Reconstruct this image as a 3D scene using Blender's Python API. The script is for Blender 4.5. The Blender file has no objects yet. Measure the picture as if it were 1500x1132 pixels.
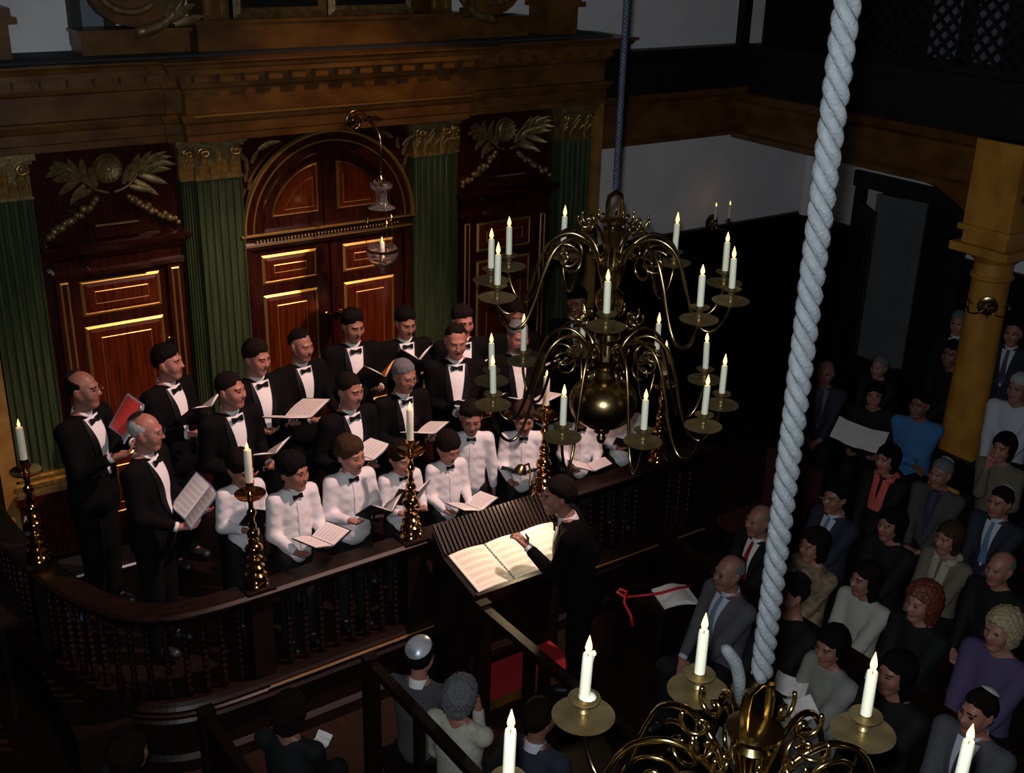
import bpy, bmesh, math, random
import numpy as np
from mathutils import Vector, Matrix
from math import sin, cos, tan, pi, radians, degrees, atan2, hypot, sqrt
random.seed(7); rng = np.random.RandomState(7)
scene = bpy.context.scene
COL = scene.collection

# ------------------------------------------------------------------ camera
IW, IH, FPX = 1500., 1132., 1700.
PITCH, ROLL, YAW, CH = radians(22.4), radians(1.5), radians(35.3), 5.2
CAM = np.array([0., 0., CH])
FW = np.array([sin(YAW)*cos(PITCH), cos(YAW)*cos(PITCH), -sin(PITCH)])
_r0 = np.array([cos(YAW), -sin(YAW), 0.]); _u0 = np.cross(_r0, FW)
RT = cos(ROLL)*_r0 + sin(ROLL)*_u0
UP = -sin(ROLL)*_r0 + cos(ROLL)*_u0
cam = bpy.data.cameras.new('camera'); cam_o = bpy.data.objects.new('camera', cam); COL.objects.link(cam_o)
cam.sensor_width = 36.; cam.lens = 36.*FPX/IW; cam.clip_start = 0.05
cam_o.matrix_world = Matrix(((RT[0], UP[0], -FW[0], 0), (RT[1], UP[1], -FW[1], 0), (RT[2], UP[2], -FW[2], CH), (0, 0, 0, 1)))
scene.camera = cam_o

# ------------------------------------------------------------------ world, lamps, exposure
vs = scene.view_settings
vs.view_transform = 'Standard'; vs.look = 'None'; vs.gamma = 1.0; vs.use_curve_mapping = False; vs.exposure = 0.0
world = bpy.data.worlds.new('world'); scene.world = world; world.use_nodes = True
world.node_tree.nodes['Background'].inputs[0].default_value = (0.55, 0.65, 1.0, 1)
world.node_tree.nodes['Background'].inputs[1].default_value = 0.0012

def spot(name, loc, target, power, col, angle, blend, radius):
    l = bpy.data.lights.new(name, 'SPOT'); l.energy = power; l.color = col; l.spot_size = radians(angle); l.spot_blend = blend
    l.shadow_soft_size = radius
    o = bpy.data.objects.new(name, l); COL.objects.link(o); o.location = loc
    o.rotation_euler = (Vector(target)-Vector(loc)).to_track_quat('-Z', 'Y').to_euler(); return o
def point(name, loc, power, col, radius):
    l = bpy.data.lights.new(name, 'POINT'); l.energy = power; l.color = col; l.shadow_soft_size = radius
    o = bpy.data.objects.new(name, l); COL.objects.link(o); o.location = loc; return o
# the photographer's flash, just above the lens, and two warm lamps hung high over the choir
flash = CAM + UP*0.07 - RT*0.02
spot('camera_flash', tuple(flash), tuple(CAM+FW*6), 540., (0.90, 0.97, 1.0), 75, 0.5, 0.02)
spot('choir_lamp', (5.4, 4.2, 6.8), (3.65, 7.05, 1.7), 1650., (1.0, 0.63, 0.54), 44, 0.55, 0.10)
spot('ark_lamp', (4.5, 6.3, 5.8), (4.1, 8.6, 2.2), 120., (1.0, 0.56, 0.30), 62, 0.7, 0.10)

def ray(px, py):
    d = FW*FPX + RT*(px-IW/2) - UP*(py-IH/2); return d/np.linalg.norm(d)
def at_z(px, py, z):
    d = ray(px, py); return CAM + d*((z-CH)/d[2])
def at_y(px, py, y):
    d = ray(px, py); return CAM + d*(y/d[1])
def at_x(px, py, x):
    d = ray(px, py); return CAM + d*(x/d[0])

# ------------------------------------------------------------------ materials
MATS = {}
def mat(name, col, rough=0.6, metal=0., col2=None, scale=8., stretch=(1, 1, 1), bump=0., bscale=40., emit=0., emit_col=None,
        trans=0., spec=0.5, detail=4., lo=0.35, hi=0.65, coat=0., sss=0., kind='noise'):
    m = bpy.data.materials.new(name); m.use_nodes = True
    nt = m.node_tree; N = nt.nodes; L = nt.links; b = N['Principled BSDF']
    b.inputs['Base Color'].default_value = (*col, 1); b.inputs['Roughness'].default_value = rough; b.inputs['Metallic'].default_value = metal
    b.inputs['Specular IOR Level'].default_value = spec
    if coat: b.inputs['Coat Weight'].default_value = coat; b.inputs['Coat Roughness'].default_value = 0.12
    if trans: b.inputs['Transmission Weight'].default_value = trans
    if emit:
        b.inputs['Emission Color'].default_value = (*(emit_col or col), 1); b.inputs['Emission Strength'].default_value = emit
    if sss:
        b.inputs['Subsurface Weight'].default_value = sss; b.inputs['Subsurface Radius'].default_value = (0.012, 0.008, 0.005)
    if col2 or bump:
        tc = N.new('ShaderNodeTexCoord'); mp = N.new('ShaderNodeMapping'); mp.inputs['Scale'].default_value = stretch
        L.new(tc.outputs['Object'], mp.inputs[0])
    if col2:
        if kind == 'noise':
            tx = N.new('ShaderNodeTexNoise'); tx.inputs['Scale'].default_value = scale; tx.inputs['Detail'].default_value = detail
            out = tx.outputs['Fac']
        else:
            tx = N.new('ShaderNodeTexWave'); tx.inputs['Scale'].default_value = scale; tx.inputs['Distortion'].default_value = 4.; tx.inputs['Detail'].default_value = detail
            tx.bands_direction = 'X'; out = tx.outputs['Fac']
        L.new(mp.outputs[0], tx.inputs['Vector'])
        mr = N.new('ShaderNodeMapRange'); mr.inputs[1].default_value = lo; mr.inputs[2].default_value = hi
        L.new(out, mr.inputs[0])
        mx = N.new('ShaderNodeMix'); mx.data_type = 'RGBA'
        mx.inputs[6].default_value = (*col, 1); mx.inputs[7].default_value = (*col2, 1)
        L.new(mr.outputs[0], mx.inputs[0]); L.new(mx.outputs[2], b.inputs['Base Color'])
    if bump:
        t2 = N.new('ShaderNodeTexNoise'); t2.inputs['Scale'].default_value = bscale; t2.inputs['Detail'].default_value = 3.
        L.new(mp.outputs[0], t2.inputs['Vector'])
        bp = N.new('ShaderNodeBump'); bp.inputs['Strength'].default_value = bump; bp.inputs['Distance'].default_value = 0.01
        L.new(t2.outputs['Fac'], bp.inputs['Height']); L.new(bp.outputs[0], b.inputs['Normal'])
    MATS[name] = m; return m
mat('plaster', (.72, .69, .71), .9, col2=(.66, .63, .66), scale=3., bump=.1, bscale=20)
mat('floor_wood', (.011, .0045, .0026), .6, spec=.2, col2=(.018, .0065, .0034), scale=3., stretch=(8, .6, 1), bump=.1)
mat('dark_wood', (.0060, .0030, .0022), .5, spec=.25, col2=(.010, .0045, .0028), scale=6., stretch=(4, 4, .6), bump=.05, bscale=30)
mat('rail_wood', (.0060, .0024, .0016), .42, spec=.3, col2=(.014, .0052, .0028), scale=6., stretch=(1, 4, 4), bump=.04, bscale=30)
mat('mahogany', (.038, .0065, .003), .25, col2=(.016, .003, .0018), scale=5., stretch=(9, 2, .7), bump=.03, bscale=30, coat=.5)
mat('door_veneer', (.115, .018, .0035), .22, col2=(.034, .005, .0018), scale=4., stretch=(10, 2, .6), coat=.5, lo=.3, hi=.7)
mat('marbled', (.15, .066, .013), .38, col2=(.080, .029, .007), scale=3.2, stretch=(1.4, 1, 2.2), detail=7., bump=.03)
mat('marbled_pale', (.34, .19, .045), .4, col2=(.22, .10, .022), scale=3.5, stretch=(1.2, 1, 1.6), detail=7.)
mat('column_marble', (.58, .28, .045), .4, col2=(.40, .165, .026), scale=5., stretch=(1, 1, .6), detail=8.)
mat('green_marble', (.050, .066, .024), .4, col2=(.020, .032, .013), scale=5., stretch=(9, 3, .5), detail=6., lo=.3, hi=.7)
mat('gilt', (.62, .42, .13), .32, .85, col2=(.40, .24, .07), scale=25., bump=.15, bscale=60)
mat('dull_gilt', (.30, .21, .085), .45, .6, col2=(.16, .10, .04), scale=18., bump=.2, bscale=60)
mat('gold_line', (.80, .50, .12), .38, .9)
mat('brass', (.62, .46, .20), .16, 1., col2=(.45, .30, .11), scale=12.)
mat('old_brass', (.42, .31, .14), .24, 1., col2=(.26, .18, .08), scale=14., bump=.05)
mat('pan_brass', (.36, .275, .13), .48, .85, col2=(.22, .16, .07), scale=16.)
mat('polished_brass', (.85, .50, .17), .10, 1.)
mat('wax', (.86, .84, .66), .45, sss=.25)
mat('wick', (.02, .015, .01), .9)
mat('flame', (1., .72, .32), .5, emit=3.2, emit_col=(1., .58, .17))
mat('rope_grey', (.070, .077, .084), .85, col2=(.050, .057, .064), scale=50., bump=.35, bscale=160)
mat('rope_blue', (.022, .030, .055), .6, col2=(.012, .017, .034), scale=40., bump=.3, bscale=120)
mat('white_shirt', (.74, .72, .74), .75, col2=(.68, .66, .69), scale=9., bump=.45, bscale=11)
mat('shirt_front', (.76, .74, .75), .7, bump=.12, bscale=30)
mat('tux', (.0040, .0034, .0040), .9, bump=.2, bscale=20, spec=.1)
mat('satin', (.0035, .0035, .0045), .5, spec=.22)
mat('black_cloth', (.008, .008, .009), .8, bump=.2, bscale=20, spec=.25)
mat('navy_suit', (.020, .022, .042), .85, col2=(.014, .016, .030), scale=60., bump=.2, bscale=20)
mat('grey_suit', (.085, .083, .098), .85, col2=(.07, .068, .08), scale=60., bump=.25, bscale=18)
mat('tweed', (.075, .07, .075), .9, col2=(.04, .037, .04), scale=160., bump=.25, bscale=18)
mat('blue_sweater', (.045, .15, .36), .9, bump=.3, bscale=25)
mat('grey_sweater', (.16, .17, .24), .9, bump=.3, bscale=25)
mat('cream_jacket', (.46, .44, .37), .85, col2=(.36, .34, .28), scale=40., bump=.3, bscale=18)
mat('linen', (.40, .385, .33), .8, bump=.25, bscale=14)
mat('grey_dress', (.24, .245, .225), .85, col2=(.19, .195, .18), scale=12., bump=.3, bscale=12)
mat('patterned', (.34, .24, .14), .85, col2=(.09, .06, .045), scale=13., bump=.2, detail=2.)
mat('brown_shawl', (.15, .125, .09), .9, bump=.3, bscale=20)
mat('purple_cloth', (.07, .05, .13), .85, bump=.3, bscale=20)
mat('coral_scarf', (.60, .10, .08), .85, bump=.35, bscale=25)
mat('beige_scarf', (.40, .34, .27), .85, bump=.35, bscale=25)
mat('blue_tie', (.12, .20, .32), .6); mat('red_tie', (.30, .008, .016), .55); mat('dark_tie', (.05, .03, .08), .6)
mat('pale_shirt', (.50, .53, .60), .75)
for i, (a, c) in enumerate((((.38, .175, .13), 'fair'), ((.32, .14, .10), 'medium'), ((.23, .095, .065), 'tan'), ((.40, .165, .125), 'ruddy'))):
    mat('skin_'+c, a, .5, col2=tuple(v*.9 for v in a), scale=20., sss=.15)
mat('lip', (.30, .09, .075), .5); mat('mouth', (.05, .012, .012), .6); mat('eye', (.03, .02, .018), .25)
mat('hair_black', (.0042, .0034, .0034), .75, bump=.8, bscale=230, stretch=(1, 1, .16), spec=.12); mat('hair_brown', (.0095, .0055, .004), .75, bump=.8, bscale=230, stretch=(1, 1, .16), spec=.12)
mat('hair_light', (.048, .025, .014), .65, bump=.8, bscale=230, stretch=(1, 1, .16), spec=.12)
mat('hair_grey', (.13, .13, .14), .7, bump=.8, bscale=230, stretch=(1, 1, .16)); mat('hair_white', (.42, .42, .42), .6, bump=.8, bscale=230, stretch=(1, 1, .16))
mat('hair_red', (.13, .028, .014), .55, bump=.6, bscale=50); mat('hair_blond', (.34, .27, .15), .55, bump=.6, bscale=40)
mat('kippah_black', (.006, .006, .008), .7); mat('kippah_white', (.72, .71, .74), .45); mat('kippah_silver', (.78, .80, .86), .34, .35, col2=(.34, .36, .42), scale=9., detail=1.)
mat('frame_metal', (.20, .18, .15), .3, .9)
mat('folder_black', (.010, .010, .012), .45, spec=.4); mat('folder_orange', (.80, .30, .02), .5); mat('folder_grey', (.16, .16, .18), .5)
mat('book_red', (.72, .06, .05), .5); mat('book_blue', (.22, .26, .42), .5)
mat('paper', (.80, .75, .74), .8); mat('cream_paper', (.80, .71, .52), .8)
mat('dark_red', (.05, .003, .004), .85); mat('red_cushion', (.36, .008, .014), .8, bump=.3, bscale=30); mat('red_ribbon', (.62, .012, .03), .45)
mat('lit_grey', (.11, .115, .12), .55, col2=(.085, .09, .095), scale=3.)  # grey holds the light reflecting off the inner door leaf
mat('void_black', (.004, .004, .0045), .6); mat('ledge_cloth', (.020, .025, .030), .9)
mat('pane_pale', (.14, .16, .21), .4); mat('bottle_label', (.06, .17, .50), .4); mat('cap_white', (.75, .76, .8), .4)  # pale pane tone also serves as the faint light behind the lattice
mat('lamp_glass', (.86, .83, .90), .05, trans=.965); mat('glass', (.96, .96, 1.), .03, trans=1.); mat('tablet_black', (.006, .007, .008), .35)
def print_mat(name, paper, ink, lines, cols):
    # staves and text lines printed flat across a page (object coordinates: x across, y up the page)
    m = mat(name, paper, .8); nt = m.node_tree; N = nt.nodes; L = nt.links; b = N['Principled BSDF']
    tc = N.new('ShaderNodeTexCoord'); sp = N.new('ShaderNodeSeparateXYZ'); L.new(tc.outputs['UV'], sp.inputs[0])
    def mth(op, a, bb=None):
        n = N.new('ShaderNodeMath'); n.operation = op
        if isinstance(a, (int, float)): n.inputs[0].default_value = a
        else: L.new(a, n.inputs[0])
        if bb is not None:
            if isinstance(bb, (int, float)): n.inputs[1].default_value = bb
            else: L.new(bb, n.inputs[1])
        return n.outputs[0]
    f = mth('FRACT', mth('MULTIPLY', sp.outputs[1], lines)); band = mth('LESS_THAN', f, .55)
    f2 = mth('FRACT', mth('MULTIPLY', sp.outputs[1], lines*9)); fine = mth('LESS_THAN', f2, .4)
    ex = mth('MULTIPLY', mth('GREATER_THAN', sp.outputs[0], .09), mth('LESS_THAN', sp.outputs[0], .91))
    ey = mth('MULTIPLY', mth('GREATER_THAN', sp.outputs[1], .07), mth('LESS_THAN', sp.outputs[1], .93))
    nz = N.new('ShaderNodeTexNoise'); nz.inputs['Scale'].default_value = cols; nz.inputs['Detail'].default_value = 2.; L.new(tc.outputs['UV'], nz.inputs['Vector'])
    blot = mth('ADD', mth('MULTIPLY', fine, .35), mth('MULTIPLY', mth('GREATER_THAN', nz.outputs['Fac'], .52), .45))
    fac = mth('MULTIPLY', mth('MULTIPLY', mth('MULTIPLY', ex, ey), band), blot)
    mx = N.new('ShaderNodeMix'); mx.data_type = 'RGBA'; mx.inputs[6].default_value = (*paper, 1); mx.inputs[7].default_value = (*ink, 1)
    L.new(fac, mx.inputs[0]); L.new(mx.outputs[2], b.inputs['Base Color']); return m
print_mat('music_page', (.80, .74, .72), (.28, .24, .25), 7, 40.)
print_mat('score_page', (.82, .76, .64), (.34, .28, .24), 6, 46.)

# ------------------------------------------------------------------ object helpers
def link(o, parent=None):
    COL.objects.link(o)
    if parent is not None: o.parent = parent
    return o
def tag(o, label=None, cat=None, group=None, kind=None):
    if label: o['label'] = label
    if cat: o['category'] = cat
    if group: o['group'] = group
    if kind: o['kind'] = kind
    return o
def empty(name, loc=(0, 0, 0), rz=0., parent=None):
    o = bpy.data.objects.new(name, None); o.empty_display_size = .1; link(o, parent); o.location = tuple(float(v) for v in loc); o.rotation_euler = (0, 0, rz); return o
def mesh_obj(name, V, F, m, parent=None, smooth=False, fm=None, uv=None):
    me = bpy.data.meshes.new(name)
    V = np.asarray(V, dtype=np.float32)
    if isinstance(F, np.ndarray) and F.ndim == 2:
        n, k = F.shape
        me.vertices.add(len(V)); me.vertices.foreach_set('co', V.ravel())
        me.loops.add(n*k); me.loops.foreach_set('vertex_index', F.astype(np.int32).ravel())
        me.polygons.add(n); me.polygons.foreach_set('loop_start', np.arange(0, n*k, k, dtype=np.int32))
        me.update(calc_edges=True)
    else:
        me.from_pydata([tuple(v) for v in V.tolist()], [], F); me.update()
    for x in (m if isinstance(m, (list, tuple)) else [m]): me.materials.append(MATS[x])
    if smooth: me.polygons.foreach_set('use_smooth', np.ones(len(me.polygons), dtype=bool))
    if fm is not None: me.polygons.foreach_set('material_index', np.asarray(fm, dtype=np.int32))
    o = bpy.data.objects.new(name, me); link(o, parent); return o
def share(src, name, parent, loc=(0, 0, 0), rot=(0, 0, 0), scale=(1, 1, 1)):
    o = src.copy(); o.name = name; COL.objects.link(o); o.parent = parent
    o.location = loc; o.rotation_euler = rot; o.scale = scale; return o

class MB:
    def __init__(s): s.v = []; s.f = []; s.uv = None
    def box(s, x0, x1, y0, y1, z0, z1, ch=0.):
        n = len(s.v)
        s.v += [(x0, y0, z0), (x1, y0, z0), (x1, y1, z0), (x0, y1, z0), (x0, y0, z1), (x1, y0, z1), (x1, y1, z1), (x0, y1, z1)]
        s.f += [tuple(n+i for i in q) for q in ((3, 2, 1, 0), (4, 5, 6, 7), (0, 1, 5, 4), (1, 2, 6, 5), (2, 3, 7, 6), (3, 0, 4, 7))]; return s
    def lathe(s, prof, seg=20, c=(0, 0, 0), cap=True):
        n = len(s.v)
        for (r, z) in prof:
            for k in range(seg):
                a = 2*pi*k/seg; s.v.append((c[0]+r*cos(a), c[1]+r*sin(a), c[2]+z))
        for i in range(len(prof)-1):
            for k in range(seg):
                k2 = (k+1) % seg
                s.f.append((n+i*seg+k, n+i*seg+k2, n+(i+1)*seg+k2, n+(i+1)*seg+k))
        if cap:
            s.f.append(tuple(n+k for k in range(seg))[::-1]); s.f.append(tuple(n+(len(prof)-1)*seg+k for k in range(seg)))
        return s
    def tube(s, pts, r, seg=8, cap=True):
        P = [np.array(p, float) for p in pts]; n = len(s.v); m = len(P)
        R = r if isinstance(r, (list, tuple, np.ndarray)) else [r]*m
        T = [P[min(i+1, m-1)]-P[max(i-1, 0)] for i in range(m)]
        T = [t/(np.linalg.norm(t)+1e-9) for t in T]
        up = np.array([0, 0, 1.]) if abs(T[0][2]) < .9 else np.array([1., 0, 0])
        N0 = np.cross(T[0], up); N0 /= np.linalg.norm(N0)
        for i in range(m):
            N0 = N0 - T[i]*np.dot(N0, T[i]); N0 /= (np.linalg.norm(N0)+1e-9); B = np.cross(T[i], N0)
            for k in range(seg):
                a = 2*pi*k/seg; s.v.append(tuple(P[i]+R[i]*(cos(a)*N0+sin(a)*B)))
        for i in range(m-1):
            for k in range(seg):
                k2 = (k+1) % seg
                s.f.append((n+i*seg+k, n+i*seg+k2, n+(i+1)*seg+k2, n+(i+1)*seg+k))
        if cap:
            s.f.append(tuple(n+k for k in range(seg))[::-1]); s.f.append(tuple(n+(m-1)*seg+k for k in range(seg)))
        return s
    def sweep(s, path, prof, closed=False):
        # profile (out, z) swept along a plan path [(x,y)], 'out' to the right of travel
        m = len(path); k = len(prof); n = len(s.v)
        P = [np.array(p, float) for p in path]
        for i in range(m):
            a = P[i]-P[i-1] if i > 0 else P[1]-P[0]; b = P[i+1]-P[i] if i < m-1 else P[-1]-P[-2]
            a = a/np.linalg.norm(a); b = b/np.linalg.norm(b); t = a+b; t /= (np.linalg.norm(t)+1e-9)
            nr = np.array([t[1], -t[0]]); w = 1./max(.4, np.dot(nr, np.array([a[1], -a[0]])))
            for (o, z) in prof: s.v.append((P[i][0]+nr[0]*o*w, P[i][1]+nr[1]*o*w, z))
        for i in range(m-1):
            for j in range(k):
                j2 = (j+1) % k
                s.f.append((n+i*k+j, n+(i+1)*k+j, n+(i+1)*k+j2, n+i*k+j2))
        s.f.append(tuple(n+j for j in range(k))); s.f.append(tuple(n+(m-1)*k+j for j in range(k))[::-1]); return s
    def prism(s, poly, axis, a, b):
        # polygon in the plane normal to axis ('y': (x,z)), extruded a..b
        n = len(s.v); k = len(poly)
        for w in (a, b):
            for (p, q) in poly: s.v.append((p, w, q) if axis == 'y' else ((w, p, q) if axis == 'x' else (p, q, w)))
        s.f.append(tuple(n+i for i in range(k))); s.f.append(tuple(n+k+i for i in range(k))[::-1])
        for i in range(k):
            j = (i+1) % k; s.f.append((n+j, n+i, n+k+i, n+k+j))
        return s
    def build(s, name, m, parent=None, smooth=False):
        o = mesh_obj(name, s.v, s.f, m, parent)
        me = o.data; bm = bmesh.new(); bm.from_mesh(me); bmesh.ops.recalc_face_normals(bm, faces=bm.faces); bm.to_mesh(me); bm.free()
        if smooth:
            me.polygons.foreach_set('use_smooth', np.ones(len(me.polygons), dtype=bool))
            if smooth != 'all':
                me.set_sharp_from_angle(angle=radians(40))
        return o
def bez(pts, n=24):
    # Catmull-Rom through points
    P = [np.array(p, float) for p in pts]; P = [2*P[0]-P[1]]+P+[2*P[-1]-P[-2]]; out = []
    seg = len(P)-3; per = max(2, n//seg)
    for i in range(seg):
        p0, p1, p2, p3 = P[i:i+4]
        for j in range(per):
            t = j/per; out.append(.5*((2*p1)+(-p0+p2)*t+(2*p0-5*p1+4*p2-p3)*t*t+(-p0+3*p1-3*p2+p3)*t**3))
    out.append(P[-2]); return out
def struct(name, mb, m, parent=None):
    o = mb.build(name, m, parent)
    if parent is None: o['kind'] = 'structure'
    return o
# ------------------------------------------------------------------ the room
YW = 9.0; XW = 10.5
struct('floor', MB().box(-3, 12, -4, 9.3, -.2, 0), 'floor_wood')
struct('wall_back', MB().box(-3, XW+.3, YW, YW+.3, 0, 7.5), 'plaster')
struct('wall_right', MB().box(XW, XW+.3, -4, 6.91, 0, 7.5).box(XW, XW+.3, 8.16, YW, 0, 7.5).box(XW, XW+.3, 6.91, 8.16, 2.55, 7.5), 'plaster')
struct('ceiling', MB().box(-3, XW+.3, -4, YW+.3, 7.5, 7.7), 'plaster')
# dado panelling: boarded, one board a piece
def dado(name, along, fixed, a, b, z1, step=.62):
    o = struct(name, MB().box(a, b, fixed-.03, fixed, 0, z1) if along == 'x' else MB().box(fixed-.03, fixed, a, b, 0, z1), 'dark_wood')
    cap = (MB().box(a, b, fixed-.07, fixed, z1, z1+.05) if along == 'x' else MB().box(fixed-.07, fixed, a, b, z1, z1+.05)).build('cap_moulding', 'dark_wood', o)
    p = a+.06
    while p < b-.2:
        q = min(p+step-.12, b-.05)
        (MB().box(p, q, fixed-.05, fixed-.028, .3, z1-.15) if along == 'x' else MB().box(fixed-.05, fixed-.028, p, q, .3, z1-.15)).build('panel', 'dark_wood', o)
        p += step
dado('trim_1', 'x', YW, 6.95, XW, 1.96)
dado('trim_12', 'x', YW, -3, 1.34, 1.96)
dado('trim_2', 'y', XW, 2.5, 6.80, 1.93); dado('trim_3', 'y', XW, 8.28, YW-.04, 1.93)
# corner pipe-like pier between the two walls
struct('trim_4', MB().lathe([(.07, 1.99), (.07, 2.95)], 16, (XW-.09, YW-.09, 0)), 'plaster')
# frieze band and dark panelling on the back wall beside the ark
struct('trim_5', MB().sweep([(6.9, YW), (9.25, YW)], [(0, 3.02), (.10, 3.02), (.10, 3.06), (.07, 3.08), (.07, 3.42), (.12, 3.46), (.14, 3.52), (0, 3.52)]), 'marbled')
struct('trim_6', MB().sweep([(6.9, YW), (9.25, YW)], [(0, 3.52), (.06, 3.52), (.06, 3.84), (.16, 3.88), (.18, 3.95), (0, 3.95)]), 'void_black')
struct('trim_7', MB().box(9.12, 9.22, YW-.10, YW, 3.95, 7.5), 'dark_wood')
# doorway in the right-hand wall
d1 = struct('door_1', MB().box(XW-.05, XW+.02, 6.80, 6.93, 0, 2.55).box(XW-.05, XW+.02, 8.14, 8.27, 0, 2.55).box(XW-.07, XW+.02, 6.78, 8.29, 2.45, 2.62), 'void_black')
def leaf(name, m, hinge, w, ang, z1, parent):
    e = MB().box(0, w, -.02, .02, .02, z1).build(name, m, parent); e.location = hinge; e.rotation_euler = (0, 0, ang)
    for (a, b) in ((.15, .95), (1.1, z1-.18)):
        MB().box(.10, w-.10, -.032, -.02, a, b).build('panel', m, e)
    return e
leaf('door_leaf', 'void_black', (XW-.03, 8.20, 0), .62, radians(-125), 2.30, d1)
leaf('door_leaf', 'lit_grey', (XW+.18, 8.13, 0), .60, radians(-80), 2.36, d1)
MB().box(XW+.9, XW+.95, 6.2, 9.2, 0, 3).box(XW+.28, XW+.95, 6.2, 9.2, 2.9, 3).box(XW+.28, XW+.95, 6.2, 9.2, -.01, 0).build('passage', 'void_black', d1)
# gallery on the right: fascia beam, dark panelled front, lattice, floor
gal = struct('trim_8', MB().sweep([(9.28, 9.0), (9.28, -3)], [(0, 2.97), (.10, 2.97), (.10, 3.02), (.06, 3.04), (.06, 3.34), (.11, 3.38), (.14, 3.46), (0, 3.46)]).box(9.28, 9.5, -3, 9, 2.99, 3.46), 'marbled')
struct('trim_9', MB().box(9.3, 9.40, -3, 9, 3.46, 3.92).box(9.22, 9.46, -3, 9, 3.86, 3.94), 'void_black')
struct('ceiling_gallery', MB().box(9.5, XW, -3, 9, 3.02, 3.25), 'dark_wood')
# curved soffit brackets where the beam meets the column block
for (ya, yb) in ((6.02, 6.75), (5.48, 4.75)):
    poly = [(ya, 2.97), (yb, 2.97)] + [(yb+(ya-yb)*t, 2.97-.26*t*t) for t in (.25, .5, .75, 1.)]
    struct('trim_1%d' % (0 if ya > 5.75 else 1), MB().prism(poly, 'x', 9.28, 9.48), 'marbled')
# lattice screen over the gallery front: every bar a piece
lat = tag(empty('lattice_screen', (9.36, 6.38, 3.94)), 'dark diagonal lattice screen above the gallery front, pale patches painted as faint light behind', 'screen')
MB().box(-.02, .02, -1.5, 1.5, .0, .05).box(-.02, .02, -1.5, 1.5, .85, .9).box(-.02, .02, -1.5, -1.45, .05, .85).box(-.02, .02, 1.45, 1.5, .05, .85).build('frame', 'void_black', lat)
bar0 = MB().box(-.008, .008, -.016, .016, -.60, .60).build('bar', 'void_black', lat)
first = True
for sgn in (1, -1):
    for i in range(16):
        y = -1.05+i*.14
        b = bar0 if first else share(bar0, 'bar', lat)
        first = False; b.location = (.009*sgn, y, .45); b.rotation_euler = (radians(45)*sgn, 0, 0)
w1 = struct('glimmer_patch', MB().box(XW-.06, XW-.035, 6.78, 7.10, 3.9, 5.2).box(XW-.06, XW-.035, 7.24, 7.60, 3.9, 5.2), 'pane_pale')  # pale wall patches stand in for faint light glimmering behind the lattice
MB().box(XW-.09, XW-.03, 7.09, 7.25, 3.8, 5.25).box(XW-.09, XW-.03, 6.7, 7.7, 3.8, 3.91).build('window_frame', 'void_black', w1)  # dark bars edging the pale glimmer patches
struct('gallery_darkness', MB().box(XW-.03, XW-.005, -3, 9.0, 3.25, 7.4).box(9.5, XW-.03, YW-.03, YW-.005, 3.25, 7.4), 'void_black')  # black sheets over the plaster stand in for the gallery's deep shade
# tall window behind the left end of the ark
w2 = struct('window_2', MB().box(2.42, 2.60, YW-.06, YW-.01, 4.25, 6.2), 'pane_pale')
MB().box(2.36, 2.43, YW-.12, YW, 4.2, 6.3).box(2.60, 2.67, YW-.12, YW, 4.2, 6.3).box(2.36, 2.67, YW-.12, YW, 4.2, 4.28).build('window_frame', 'void_black', w2)
# column
cx, cy = 9.33, 5.75
colm = tag(empty('column', (cx, cy, 0)), 'tall round amber marbled column carrying the gallery beside the doorway', 'column')
MB().lathe([(.27, 0), (.27, .10), (.25, .12), (.26, .17), (.22, .22), (.20, .25)], 28).build('base', 'column_marble', colm, True)
MB().lathe([(.195, .25), (.19, .8), (.175, 1.6), (.165, 2.22)], 28).build('shaft', 'column_marble', colm, True)
MB().lathe([(.165, 2.22), (.19, 2.235), (.19, 2.26), (.17, 2.275), (.17, 2.38), (.20, 2.41), (.25, 2.47)], 28).box(-.29, .29, -.29, .29, 2.47, 2.545).build('capital', 'column_marble', colm, True)
MB().box(-.22, .22, -.22, .22, 2.545, 2.66).box(-.26, .26, -.26, .26, 2.66, 2.71).box(-.23, .23, -.23, .23, 2.71, 3.46).build('entablature_block', 'column_marble', colm)
# ------------------------------------------------------------------ the ark (carved screen behind the choir)
ZF = .42                                   # choir platform floor
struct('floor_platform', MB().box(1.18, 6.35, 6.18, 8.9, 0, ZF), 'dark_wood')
ark = tag(empty('ark_screen', (4.19, 8.6, ZF)), 'tall carved wooden ark screen with green pilasters, panelled doors and gilding', 'ark')
ark.location = (0, 0, 0)
def ap(mb, name, m, parent=None, smooth=False): return mb.build(name, m, parent or ark, smooth)
def frame_rect(x0, x1, z0, z1, y, w, d):
    mb = MB(); n = 0
    rects = [(0, 0), (w*.6, min(d, w*.45)), (w, 0)]
    for (ins, out) in rects:
        mb.v += [(x0+ins, y-out, z0+ins), (x1-ins, y-out, z0+ins), (x1-ins, y-out, z1-ins), (x0+ins, y-out, z1-ins)]
    for i in range(2):
        for k in range(4):
            k2 = (k+1) % 4; mb.f.append((i*4+k, i*4+k2, (i+1)*4+k2, (i+1)*4+k))
    return mb
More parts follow.
